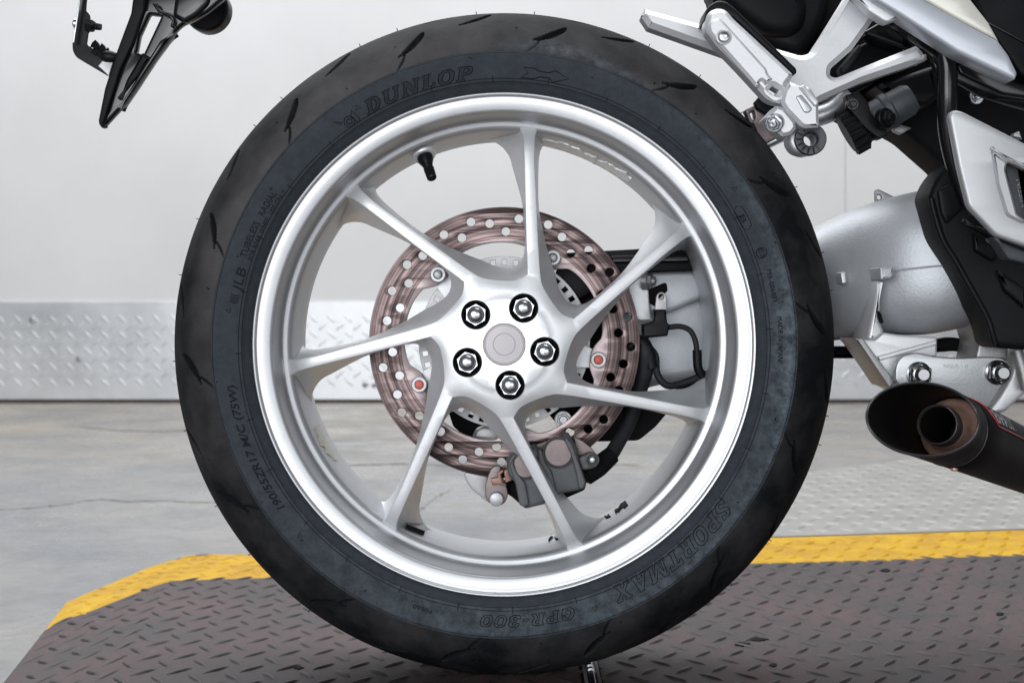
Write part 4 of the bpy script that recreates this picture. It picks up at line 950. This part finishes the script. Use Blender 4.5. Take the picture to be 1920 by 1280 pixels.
bolt('hub_bolt', 1056, 786, .022, 14, disc, 'white_metal')

# ---- linkage plate and nuts
lk = plate('linkage_plate', [(1679, 712), (1680, 686, 10), (1690, 667, 12), (1718, 660, 12), (1752, 668, 10), (1800, 671), (1845, 669), (1880, 670, 12), (1895, 686, 12), (1893, 704, 8), (1876, 728), (1853, 765), (1800, 770), (1700, 740)], -.045, -.035, 'brushed', bike, .0012, 6)
for px, py, r_ in ((1722, 701, 22), (1870, 698, 22)):
    c = W(px, py, -.045); k = (D - .045) / F
    g = [lathe_geo([(0, 0), (0, r_ * k * 1.06), (.002, r_ * k * 1.06), (.003, r_ * k * .9)], c, YB, 32), lathe_geo([(0, 0), (0, r_ * k * 1.0), (.009, r_ * k * 1.0), (.011, r_ * k * .84), (.011, 0)], c, YB, 6, phase=.5),
         lathe_geo([(.010, r_ * k * .80), (.0125, r_ * k * .76), (.013, r_ * k * .66), (.012, r_ * k * .58)], c, YB, 28), lathe_geo([(.008, r_ * k * .56), (.0165, r_ * k * .54), (.0175, r_ * k * .46), (.0175, 0)], c, YB, 24)]
    fix(mesh('lock_nut', *join_geo(g), 'nut', lk, 30))
def flat_text(name, s, px, py, y, hpx, m, parent, rot=0.0, wpx=None, shear=0, thick=.0004, off=.0002):
    V, Fs = text_mesh(s, 1, .5); k = (D + y) / F; c = W(px, py, y); wd = V[:, 0].max() - V[:, 0].min(); sx = (wpx / wd if wpx else hpx / .73) * k; sy = hpx / .73 * k
    X = V[:, 0] * sx; Z = (V[:, 1] - .36) * sy; X = X + shear * Z; ca, sa = math.cos(rot), math.sin(rot)
    P = [(c.x + x * ca - z * sa, y - off - thick * (h + .5), c.z + x * sa + z * ca) for x, z, h in zip(X, Z, V[:, 2])]
    return mesh(name, P, Fs, m, parent, None)
flat_text('stamped_lettering', 'NSEA - 0', 1792, 686, -.045, 8, 'white_metal', lk, -.03, 46)

# ---- exhaust muffler (slash-cut end towards the lens)
EYE = Vector((0, -D, CZ))
vh = (W(1757, 800, 0) - EYE).normalized(); im = Vector((-math.cos(math.radians(22.8)), 0, math.sin(math.radians(22.8))))
e_ = (im - vh * im.dot(vh)).normalized(); phi = 1.2896; ma = e_ * math.cos(phi) - vh * math.sin(phi)
mc = W(1780.1, 805.25, -.16); mv = (-vh - ma * (-vh).dot(ma)).normalized(); mu_ = ma.cross(mv); MR = .03206
def mp(th_, t, r): return mc + (mu_ * math.cos(th_) + mv * math.sin(th_)) * r + ma * t
def mt(th_): return .07899 - .03573 * math.cos(th_) - .03841 * math.sin(th_)
ns = 96; ring = [2 * math.pi * i / ns for i in range(ns)]
rows = []
for t, r in ((-.36, MR), (-.20, MR), (-.06, MR), (-.0012, MR), (-.0008, MR * .99), (.0008, MR * .99), (.0012, MR)): rows.append([mp(a, t, r) for a in ring])
for f in (.5, .94): rows.append([mp(a, .0012 + (mt(a) - .0012) * f, MR) for a in ring])
rows.append([mp(a, mt(a), MR * 1.012) for a in ring]); rows.append([mp(a, mt(a) + .0012, MR * .99) for a in ring]); rows.append([mp(a, mt(a), MR * .955) for a in ring])
for f in (.6, .2): rows.append([mp(a, mt(a) * f, MR * .94) for a in ring])
rows.append([mp(a, -.030, MR * .93) for a in ring])
V = [p for r in rows for p in r]; Fs = [(i * ns + k, i * ns + (k + 1) % ns, (i + 1) * ns + (k + 1) % ns, (i + 1) * ns + k) for i in range(len(rows) - 1) for k in range(ns)]
muf = fix(mesh('exhaust_muffler', V, Fs, 'muffler', bike, 40))
V, Fs = tube_geo([mp(a, mt(a) + .0006, MR * .985) for a in ring], .0011, 8, True); mesh('outlet_lip', V, Fs, 'lip', muf, 60)
V, Fs = tube_geo([mp(a, .0006, MR * 1.001) for a in ring], .00035, 5, True); mesh('sleeve_seam', V, Fs, 'lip', muf, 60)
mo = mc + mv * -.001
lathe('baffle_plate', [(-.034, MR * .935), (-.034, MR * .74), (-.030, MR * .70)], mc, ma, 'black_gloss', muf, 48)
lathe('inner_cone', [(-.024, MR * .935), (-.016, MR * .92), (-.010, MR * .86), (-.006, MR * .74), (-.001, MR * .64), (.010, MR * .57), (.024, MR * .53)], mc, ma, 'copper', muf, 48)
lathe('tail_pipe', [(.015, MR * .535), (.038, MR * .535), (.0405, MR * .525), (.041, MR * .505), (.039, MR * .478), (.036, MR * .475)], mc, ma, 'pipe', muf, 48)
lathe('pipe_bore', [(.036, MR * .475), (-.06, MR * .47), (-.06, 0)], mc, ma, 'black_matt', muf, 48)
def on_muffler(px, py):
    d = (W(px, py, 0) - EYE).normalized(); o_ = EYE - mc
    dp, op = d - ma * d.dot(ma), o_ - ma * o_.dot(ma); A_, B_, C_ = dp.dot(dp), 2 * dp.dot(op), op.dot(op) - MR * MR; s_ = B_ * B_ - 4 * A_ * C_
    if s_ < 0: return None
    return EYE + d * ((-B_ - math.sqrt(s_)) / (2 * A_))
p = on_muffler(1789, 878) or mc
nrm_ = (p - mc - ma * (p - mc).dot(ma)).normalized()
lathe('rivet', [(0, .0032), (.0012, .003), (.0022, .0018), (.0024, 0)], p, nrm_, 'copper', muf, 16)
def muf_ang(px, py):
    p = on_muffler(px, py); q = p - mc; return math.atan2(q.dot(mv), q.dot(mu_)), q.dot(ma)
# badge: a gloss patch wrapped on the upper flank with its red edge and white letters
a0, t0 = muf_ang(1866, 797); t1 = t0 + .012
da = .85 if mp(a0 + .4, t0, MR).z > mp(a0 - .4, t0, MR).z else -.85
def patch(f, t, dr): return mp(a0 + da * f, t, MR + dr)
nb = 14; V, Fs = [], []
for i in range(nb + 1):
    f = i / nb * 1.5; ts = t0 - .002 + (t1 - t0) * min(1, f) * .25 - (.010 * (1 - min(1, f * 3)))
    V += [patch(f, ts, .0006), patch(f, -.36, .0006)]
Fs = [(2 * i, 2 * i + 1, 2 * i + 3, 2 * i + 2) for i in range(nb)]
badge = fix(mesh('maker_badge', V, Fs, 'muffler', muf, 60))
e1 = [patch(i / nb * 1.5, t0 - .002 + (t1 - t0) * min(1, i / nb * 1.5) * .25 - (.010 * (1 - min(1, i / nb * 4.5))), .0008) for i in range(nb, -1, -1)] + [patch(0, t, .0008) for t in np.linspace(t0 - .02, -.34, 12)]
V, Fs = tube_geo(e1, .0006, 6); mesh('badge_border', V, Fs, 'red_line', muf, 60)
V, Fs = text_mesh('EXHAUST', 1, 0); wd = V[:, 0].max() - V[:, 0].min(); x0 = V[:, 0].min()
P = [patch(.42 + (v[1] - .36) / .73 * .55, t0 - .016 - (v[0] - x0) / wd * .075, .0009) for v in V]
mesh('badge_lettering', P, Fs, 'lettering_white', muf, None)

# ---- pillion footrest hanger
hy = -.10
hang = plate('footrest_hanger', [(1201, 32, 2), (1208, 19, 2), (1325, 49, 6), (1440, 86), (1505, 104, 8), (1522, 98, 8), (1546, 62), (1592, -12, 2), (1642, -12, 2), (1645, 30), (1600, 92), (1560, 127, 4), (1558, 140, 6), (1570, 145, 6), (1640, 116), (1725, 82, 2), (1746, 108, 2), (1700, 125), (1620, 152), (1540, 188), (1525, 200), (1480, 190), (1455, 150), (1375, 112, 8), (1360, 103), (1215, 53, 2)], hy, hy + .028, 'cast', bike, .0048, 5, smooth=24, bres=0)
tilt(hang, .05, (W(1500, 140, hy).x, 0, 0))
# folded footrest
fy = -.155
foot = plate('pillion_footrest', [(1322, 42, 8), (1328, 22, 10), (1345, 14, 10), (1362, 17, 10), (1376, 34), (1488, 138, 3), (1486, 146, 3), (1474, 160), (1490, 168), (1478, 195, 6), (1462, 193), (1450, 190, 6), (1438, 184, 5), (1392, 134), (1346, 86, 6), (1326, 60, 5)], fy, fy + .026, 'cast', bike, .004, 5, holes=[[(1441, 170, 2), (1449, 160, 2), (1462, 168, 2), (1455, 181, 2)]], hr=2, smooth=24, bres=0)
plate('footrest_rubber', [(1320, 38, 8), (1326, 12, 10), (1346, 0, 12), (1362, 2, 10), (1378, 14, 6), (1494, 128, 3), (1495, 136, 3), (1489, 141), (1376, 36), (1340, 20), (1325, 40)], fy + .005, fy + .045, 'black_plastic', foot, .003, 4)
plate('footrest_face', [(1327, 48, 6), (1334, 36, 6), (1348, 32, 4), (1358, 40), (1438, 128, 5), (1441, 138), (1450, 148, 3), (1436, 160, 2), (1428, 150), (1420, 165, 2), (1352, 88), (1330, 62, 5)], fy - .003, fy + .004, 'cast', foot, .0026, 4, smooth=24, bres=0)
kf = (D + fy) / F
c = W(1357, 70, fy - .003); lathe('bolt_washer', [(.002, 15 * kf), (-.001, 14.5 * kf), (-.0016, 12 * kf), (-.0010, 10.5 * kf)], c, (0, 1, 0), 'cast', foot, 36)
lathe('socket_bolt', [(0, 10 * kf), (-.002, 10 * kf), (-.0038, 8.4 * kf), (-.0042, 4.4 * kf), (-.0015, 4.0 * kf), (-.0015, 0)], c, (0, 1, 0), 'chrome', foot, 30)
# clevis and hinge blocks
clev = plate('footrest_clevis', [(1470, 170, 3), (1480, 152, 3), (1494, 157), (1502, 161), (1520, 163, 6), (1536, 190, 5), (1536, 222, 3), (1538, 238, 3), (1510, 240), (1502, 236, 3), (1474, 207), (1465, 192, 5)], fy - .004, fy + .028, 'cast', bike, .003, 4, smooth=24, bres=0)
plate('clevis_pad', [(1492, 181, 4), (1503, 177, 4), (1524, 204, 4), (1517, 212, 4), (1508, 211, 4)], fy - .0055, fy - .002, 'brushed', clev, .001, 3)
plate('clevis_cap', [(1498, 163, 3), (1508, 159, 3), (1536, 190, 3), (1533, 198, 3), (1528, 199)], fy - .008, fy + .01, 'cast', clev, .0015, 3)
blk = plate('pivot_block', [(1433, 222, 3), (1455, 198, 3), (1470, 201, 4), (1492, 228), (1494, 240, 3), (1484, 252, 4), (1468, 256, 3), (1450, 240)], fy, fy + .03, 'cast', bike, .003, 4, smooth=24, bres=0)
bolt('pivot_bolt', 1452, 231, fy - .001, 15, blk, 'chrome', Vector((-.42, -.85, -.25)), phase=.2)
plate('grommet_arm', [(1480, 250, 4), (1496, 240), (1536, 215), (1541, 262, 20), (1533, 285, 20), (1512, 291, 20), (1490, 283, 14), (1480, 268, 8)], fy + .022, fy + .05, 'cast', bike, .003, 8, holes=[circle_px(1517, 263, 14, 24)], hr=0)
gc = W(1520, 261, fy + .012); kg = (D + fy + .012) / F
gr = lathe('rubber_grommet', [(.03, 12 * kg), (.003, 12.5 * kg), (0, 13.5 * kg), (-.001, 16 * kg), (-.0008, 28 * kg), (.001, 29.5 * kg), (.006, 30 * kg), (.02, 28 * kg), (.03, 28 * kg)], gc, (0.15, 1, .05), 'grey_seal', bike, 44, smooth=50)
g = []
for i in range(14):
    a = 2 * math.pi * i / 14; d_ = Vector((math.cos(a), 0, math.sin(a)))
    g.append(tube_geo([gc + d_ * 17 * kg + Vector((0, -.001, 0)), gc + d_ * 27 * kg + Vector((0, -.001, 0))], .0007, 5))
mesh('grommet_rib', *join_geo(g), 'rubber', gr, 50)
# dark bracket and rod behind the hanger
plate('stay_bracket', [(1396, 206), (1418, 196), (1424, 183, 4), (1440, 178, 4), (1470, 200), (1475, 250), (1440, 268), (1436, 276, 2), (1426, 268)], -.03, -.015, 'pink_metal', bike, .002, 4, holes=[[(1405, 214, 4), (1414, 207, 4), (1416, 222, 4), (1410, 228, 4)]])
plate('stay_bracket', [(1414, 192, 3), (1424, 180, 3), (1446, 192), (1464, 214), (1440, 216), (1420, 205)], -.04, -.03, 'black_plastic', bike, .002, 4)
tube('stay_rod', [W(1428, 274, -.01), W(1500, 240, -.01), W(1600, 192, -.01)], .0055, 'chrome', bike)
tube('stay_rod', [W(1520, 222, -.03), W(1560, 208, -.03), W(1592, 180, -.03)], .010, 'brushed', bike)
# reservoir
ra = (W(1650, 216, -.055) - W(1580, 256, -.05)).normalized(); rc = W(1586, 252, -.05); kk = (D - .06) / F
res = lathe('shock_reservoir', [(.016, 38 * kk), (.018, 34 * kk), (.022, 36 * kk), (.027, 36 * kk), (.029, 33 * kk), (.040, 33 * kk), (.042, 36 * kk), (.047, 36 * kk), (.049, 32 * kk), (.065, 31 * kk), (.070, 26 * kk), (.072, 0)], rc + Vector((0, 0, -.001)), ra, 'grey_seal', bike, 40)
g = [lathe_geo([(0, 0), (0, 38 * kk), (.002, 40 * kk), (.014, 40 * kk), (.017, 37 * kk)], rc, ra, 40)]
u_, v_, a_ = frame_axis(ra)
for i in range(16):
    an = 2 * math.pi * i / 16; d_ = u_ * math.cos(an) + v_ * math.sin(an)
    g.append(tube_geo([rc + d_ * 40 * kk + a_ * .001, rc + d_ * 40 * kk + a_ * .014], .0032, 8))
fix(mesh('reservoir_cap', *join_geo(g), 'black_grain', res, 40))
plate('reservoir_clamp', [(1586, 178, 4), (1612, 172, 4), (1628, 190), (1634, 214, 6), (1660, 240, 4), (1666, 252, 4), (1650, 262), (1622, 240, 10), (1600, 214), (1592, 205)], -.075, -.06, 'black_plastic', bike, .0015, 5)
bolt('clamp_bolt', 1598, 196, -.075, 10, res, 'black_gloss')
bolt('clamp_bolt', 1660, 222, -.085, 17, res, 'black_plastic', Vector((.5, -.85, 0)))

# ---- dark bodywork upper right
plate('mudguard', [(1330, -30), (1560, -30), (1556, 20), (1540, 60), (1520, 90), (1500, 104, 20), (1470, 98, 24), (1430, 78, 20), (1380, 30)], .005, .08, 'black_plastic', bike, .012, 16)
plate('mudguard_cover', [(1335, -30), (1510, -30), (1518, 20, 16), (1508, 52, 26), (1480, 66, 26), (1440, 62, 24), (1390, 28, 16)], -.012, .03, 'black_grain', bike, .012, 14)
ub = plate('underseat_body', [(1500, -30), (1960, -30), (1960, 480), (1850, 440), (1790, 330), (1775, 312, 6), (1710, 255), (1680, 238), (1660, 240), (1600, 215), (1560, 190), (1520, 110)], .045, .12, 'black_matt', bike, .006, 8)
plate('frame_gusset', [(1545, 120), (1660, 60), (1700, 96), (1712, 84), (1690, 130), (1600, 175), (1560, 175)], -.02, .044, 'black_grain', bike, .004, 6)
plate('frame_gusset', [(1640, 160), (1752, 122), (1766, 180), (1740, 200, 10), (1690, 195, 10)], -.02, .044, 'black_plastic', bike, .006, 8)
plate('frame_gusset', [(1622, 58), (1660, 36), (1700, 62), (1698, 92), (1625, 66)], -.05, -.02, 'black_gloss', bike, .003, 4)
plate('spring_cover', [(1574, 128, 6), (1612, 82, 4), (1618, 92), (1592, 132), (1580, 140, 4)], -.05, -.03, 'rubber', bike, .003, 4)
plate('cover_fin', [(1672, 228, 3), (1710, 240), (1690, 252, 4), (1676, 246)], .036, .044, 'dull_steel', bike, .001, 3)
for px, py, r_ in ((1830, 182, 12),): bolt('frame_bolt', px, py, .02, r_, ub, 'chrome')
tube('frame_tube', [W(1672, 36, -.07), W(1700, 52, -.09), W(1735, 72, -.10), W(1765, 92, -.10), W(1775, 122, -.10), W(1776, 180, -.10), W(1776, 240, -.095), W(1786, 300, -.09), W(1800, 350, -.085), W(1818, 402, -.08)], [.0075, .009, .0095, .0095, .0092, .009, .0085, .0075, .0065, .006], 'black_gloss', bike, 20, 10)
tube('frame_tube', [W(1700, 78, -.04), W(1730, 96, -.05), W(1752, 118, -.06), W(1766, 150, -.06)], .0045, 'black_gloss', bike)
tube('frame_tube', [W(1768, 126, -.03), W(1800, 142, -.05), W(1840, 165, -.055), W(1880, 180, -.055), W(1935, 196, -.05)], .0085, 'black_gloss', bike)
tube('cable', [W(1800, 372, -.075), W(1808, 400, -.075), W(1826, 412, -.07)], .0075, 'black_gloss', bike)
# silver tail panel
ty = -.15
tail = plate('tail_panel', [(1590, -40), (1700, -40), (1734, 0, 0), (1786, 30, 10), (1873, 77, 4), (1892, 103), (1909, 138, 5), (1904, 150, 4), (1890, 144), (1795, 98), (1690, 30), (1641, 0)], ty, ty + .03, 'tail_silver', bike, .0035, 4)
plate('tail_panel', [(1700, -40), (1810, -40), (1821, 0), (1854, 42), (1874, 78, 0), (1786, 31, 10), (1733, 0)], ty + .002, ty + .03, 'tail_cream', bike, .0025, 4)
plate('tail_underside', [(1592, -20), (1640, -6), (1692, 32), (1665, 42, 3), (1658, 40), (1630, 22)], ty + .012, ty + .03, 'cast', bike, .002, 3)
plate('side_cover', [(1800, -40), (1960, -40), (1960, 160), (1915, 140), (1880, 90), (1850, 42)], -.10, -.06, 'black_grain', bike, .003, 6)
plate('cover_seam', [(1846, 38, 1), (1930, 82, 1), (1930, 86, 1), (1848, 42, 1)], -.1025, -.099, 'black_gloss', bike, .001, 0)
plate('side_cover', [(1780, 96), (1900, 150, 3), (1960, 170), (1960, 190), (1880, 178), (1800, 140)], -.09, -.06, 'black_gloss', bike, .003, 5)
# heel guard
gy = -.165
guard = plate('heel_guard', [(1780, 218, 6), (1785, 208, 8), (1794, 206, 8), (1806, 209, 6), (1950, 283), (1950, 470), (1920, 461), (1868, 442, 8), (1817, 388, 8), (1798, 312)], gy, gy + .012, 'white_metal', bike, .003, 5, holes=[[(1886, 318, 8), (1890, 304, 8), (1908, 308), (1955, 330), (1955, 425), (1925, 415), (1907, 400, 8)]], hr=6)
plate('recess_rim', [(1860, 282, 3), (1889, 304, 4), (1886, 318, 4), (1908, 402, 4), (1925, 414), (1920, 420), (1888, 404, 8), (1870, 345)], gy - .003, gy + .008, 'white_metal', guard, .002, 4, smooth=24, bres=0)
plate('recess_rim', [(1858, 275, 3), (1950, 322), (1950, 333), (1908, 309, 4), (1890, 303, 3)], gy - .003, gy + .008, 'white_metal', guard, .002, 3, smooth=24, bres=0)
cyl = plate('master_cylinder', [(1875, 295), (1960, 300), (1960, 440), (1900, 410)], gy + .014, gy + .04, 'grey_seal', bike, .003, 5)
flat_text('cast_lettering', 'NISSIN', 1915, 362, gy + .014, 13, 'brushed', cyl, math.radians(101), 52)
plate('guard_tab', [(1902, 250, 2), (1912, 246, 2), (1917, 262), (1900, 256)], gy + .02, gy + .03, 'dull_steel', bike, .001, 2)
plate('guard_tab', [(1864, 442, 4), (1875, 452), (1945, 480), (1945, 500), (1890, 486, 6)], gy + .008, gy + .03, 'grey_seal', bike, .002, 4)
# black inner fender beside the swingarm
fen = plate('inner_fender', [(1743, 366, 10), (1755, 338, 10), (1775, 312, 6), (1800, 300), (1830, 360), (1960, 430), (1960, 656, 2), (1920, 656), (1874, 652, 6), (1863, 644, 6), (1856, 615, 8), (1848, 594), (1789, 488), (1766, 450, 14), (1752, 398)], -.085, -.03, 'black_grain', bike, .006, 6)
plate('fender_rib', [(1826, 436, 6), (1866, 458, 4), (1870, 484, 4), (1862, 490), (1828, 470)], -.092, -.084, 'black_plastic', fen, .003, 3)
plate('fender_rib', [(1870, 505, 4), (1925, 540), (1925, 580), (1884, 545, 4)], -.092, -.084, 'black_plastic', fen, .003, 3)
plate('fender_rib', [(1800, 412, 4), (1850, 428, 4), (1880, 445), (1870, 452), (1835, 434)], -.092, -.084, 'black_gloss', fen, .003, 3)
plate('fender_rib', [(1758, 355, 6), (1790, 340), (1806, 392), (1796, 400), (1775, 420, 6), (1765, 400)], -.090, -.084, 'black_plastic', fen, .003, 5)
tube('fender_lip', [W(1746, 372, -.086), W(1752, 400, -.087), W(1768, 450, -.087), W(1791, 488, -.087), W(1820, 540, -.087), W(1850, 594, -.087), W(1859, 620, -.087), W(1866, 646, -.086)], .0028, 'black_plastic', fen)
# dark blocks and link behind the plate
plate('engine_mount', [(1824, 602), (1860, 598), (1892, 640), (1890, 676), (1828, 676), (1836, 640)], -.02, .04, 'dull_steel', bike, .003, 5)
flat_text('stamped_lettering', 'IL501', 1867, 661, -.02, 7, 'brushed', lk, 0, 17)
plate('engine_mount', [(1740, 640, 6), (1790, 632), (1830, 640), (1826, 662, 6), (1790, 658), (1742, 662)], .05, .08, 'black_matt', bike, .004, 5)
plate('side_link', [(1853, 768), (1876, 740), (1896, 704, 6), (1906, 660), (1918, 640), (1960, 640), (1960, 715), (1920, 740), (1886, 772), (1862, 778)], -.02, .01, 'cast', bike, .004, 5)
tube('side_link', [W(1906, 656, -.03), W(1916, 690, -.03), W(1925, 730, -.03)], .006, 'dull_steel', bike)

# ---- tail: number plate holder with bracket, light bucket
ny = -.03
hold = plate('plate_holder', [(245, 25), (250, -14, 2), (300, -40, 2), (420, -40, 2), (420, -4), (388, 24, 10), (362, 38, 10), (342, 46, 8), (331, 56, 6), (292, 108), (253, 167), (236, 192), (194, 238, 2), (190, 240, 2), (184, 232, 2), (184, 226), (196, 166), (218.6, 96)], ny, ny + .012, 'black_gloss', bike, .003, 4, holes=[[(280, 27, 3), (302, 30, 3), (268, 102, 3), (256, 98, 3), (262, 66)]], hr=3)
plate('holder_rib', [(245, 25, 2), (250, -14, 2), (276, -14, 2), (270, 20), (250, 80), (226, 130), (212, 175), (192, 238, 1), (185, 231, 2), (184, 226), (196, 166), (218.6, 96)], ny - .006, ny + .01, 'black_grain', hold, .002, 3)
plate('holder_rib', [(320, 64, 3), (328, 58, 3), (290, 109), (252, 167), (234, 193), (222, 206, 2), (231, 186), (238, 176), (262, 136), (300, 76)], ny - .006, ny + .01, 'black_gloss', hold, .002, 3)
plate('holder_rib', [(284, 6, 3), (292, 4, 3), (300, 18), (318, 24, 3), (328, 38, 3), (326, 52, 3), (318, 50), (322, 38), (312, 30), (296, 24)], ny - .009, ny, 'black_gloss', hold, .002, 3)
plate('holder_web', [(266, 98, 3), (284, 108, 3), (262, 140), (232, 178), (222, 190), (236, 150)], ny - .002, ny + .012, 'black_grain', hold, .003, 4)
bc = W(392, 22, ny + .05); kb = (D + ny + .05) / F
lathe('lamp_bucket', [(.006, 42 * kb), (-.004, 43 * kb), (-.009, 42 * kb), (-.0105, 40 * kb), (-.0085, 38 * kb), (-.006, 36 * kb), (-.005, 20 * kb), (-.004, 0)], bc, (0.18, 1, -.1), 'black_gloss', hold, 56)
plate('lamp_stalk', [(330, -30), (400, -30), (392, 8), (370, 30, 8), (345, 44, 8), (322, 30)], ny - .004, ny + .012, 'black_gloss', hold, .005, 8)
br = plate('plate_bracket', [(152, -12, 1), (163, -12, 1), (160.5, 20), (168, 28, 4), (169, 58, 3), (165, 62), (162, 84, 4), (212, 115), (204, 144), (143, 108, 10), (136, 96, 8), (135.6, 82), (146, 30)], ny + .006, ny + .009, 'black_plastic', bike, .0005, 2)
plate('plate_edge', [(150, -12, 0), (152.5, -12, 0), (139, 80, 0), (136, 80, 0)], ny - .004, ny + .012, 'brushed', br, .0004, 0)
c = W(146, 45, ny + .004)
lathe('bracket_bolt', [(0, 0), (0, .0052), (.003, .0050), (.0045, .003), (.0046, 0)], c, (-1, 0, .05), 'chrome', br, 24)
lathe('bracket_nut', [(-.004, 0), (-.004, .0062), (-.010, .0062), (-.012, .005), (-.012, .0)], W(154, 47, ny + .002), (-1, 0, .12), 'black_plastic', br, 6, smooth=25)
lathe('bracket_stud', [(-.010, .0034), (-.0125, .0034), (-.013, .0030), (-.0135, .0034), (-.0145, .0034), (-.015, .0030), (-.0155, .0034), (-.0185, .003), (-.0185, 0)], W(154, 47, ny + .002), (-1, 0, .12), 'black_plastic', br, 16)
bd = (W(204, 112, 0) - W(172, 88, 0)).normalized()
g = []
for i, (px, py) in enumerate([(176, 90), (183, 90), (189, 97), (195, 96), (200, 104)]):
    g.append(lathe_geo([(0, .0), (.0, .0036), (.004, .0028), (.0075, .0004), (.0078, 0)], W(px, py, ny + .006), (.25 * (-1) ** i, -.2, 1), 6))
    g.append(lathe_geo([(0, 0), (0, .0045), (.006, .0045), (.006, 0)], W(px, py + 4, ny + .008), bd, 8))
fix(mesh('torn_cable_tie', *join_geo(g), 'black_gloss', br, 30))
lathe('holder_pin', [(0, 0), (0, .0045), (.004, .0058), (.010, .0058), (.013, .004), (.0135, 0)], W(217, 108, ny + .004), (-1, 0, .1), 'black_plastic', hold, 20)
plate('bracket_sleeve', [(183, 124, 1), (196, 108, 1), (212, 117, 1), (204, 144, 1)], ny + .003, ny + .013, 'dull_steel', br, .0008, 1)
print('triangles', sum(len(o.data.polygons) * 2 for o in sc.objects if o.type == 'MESH'))
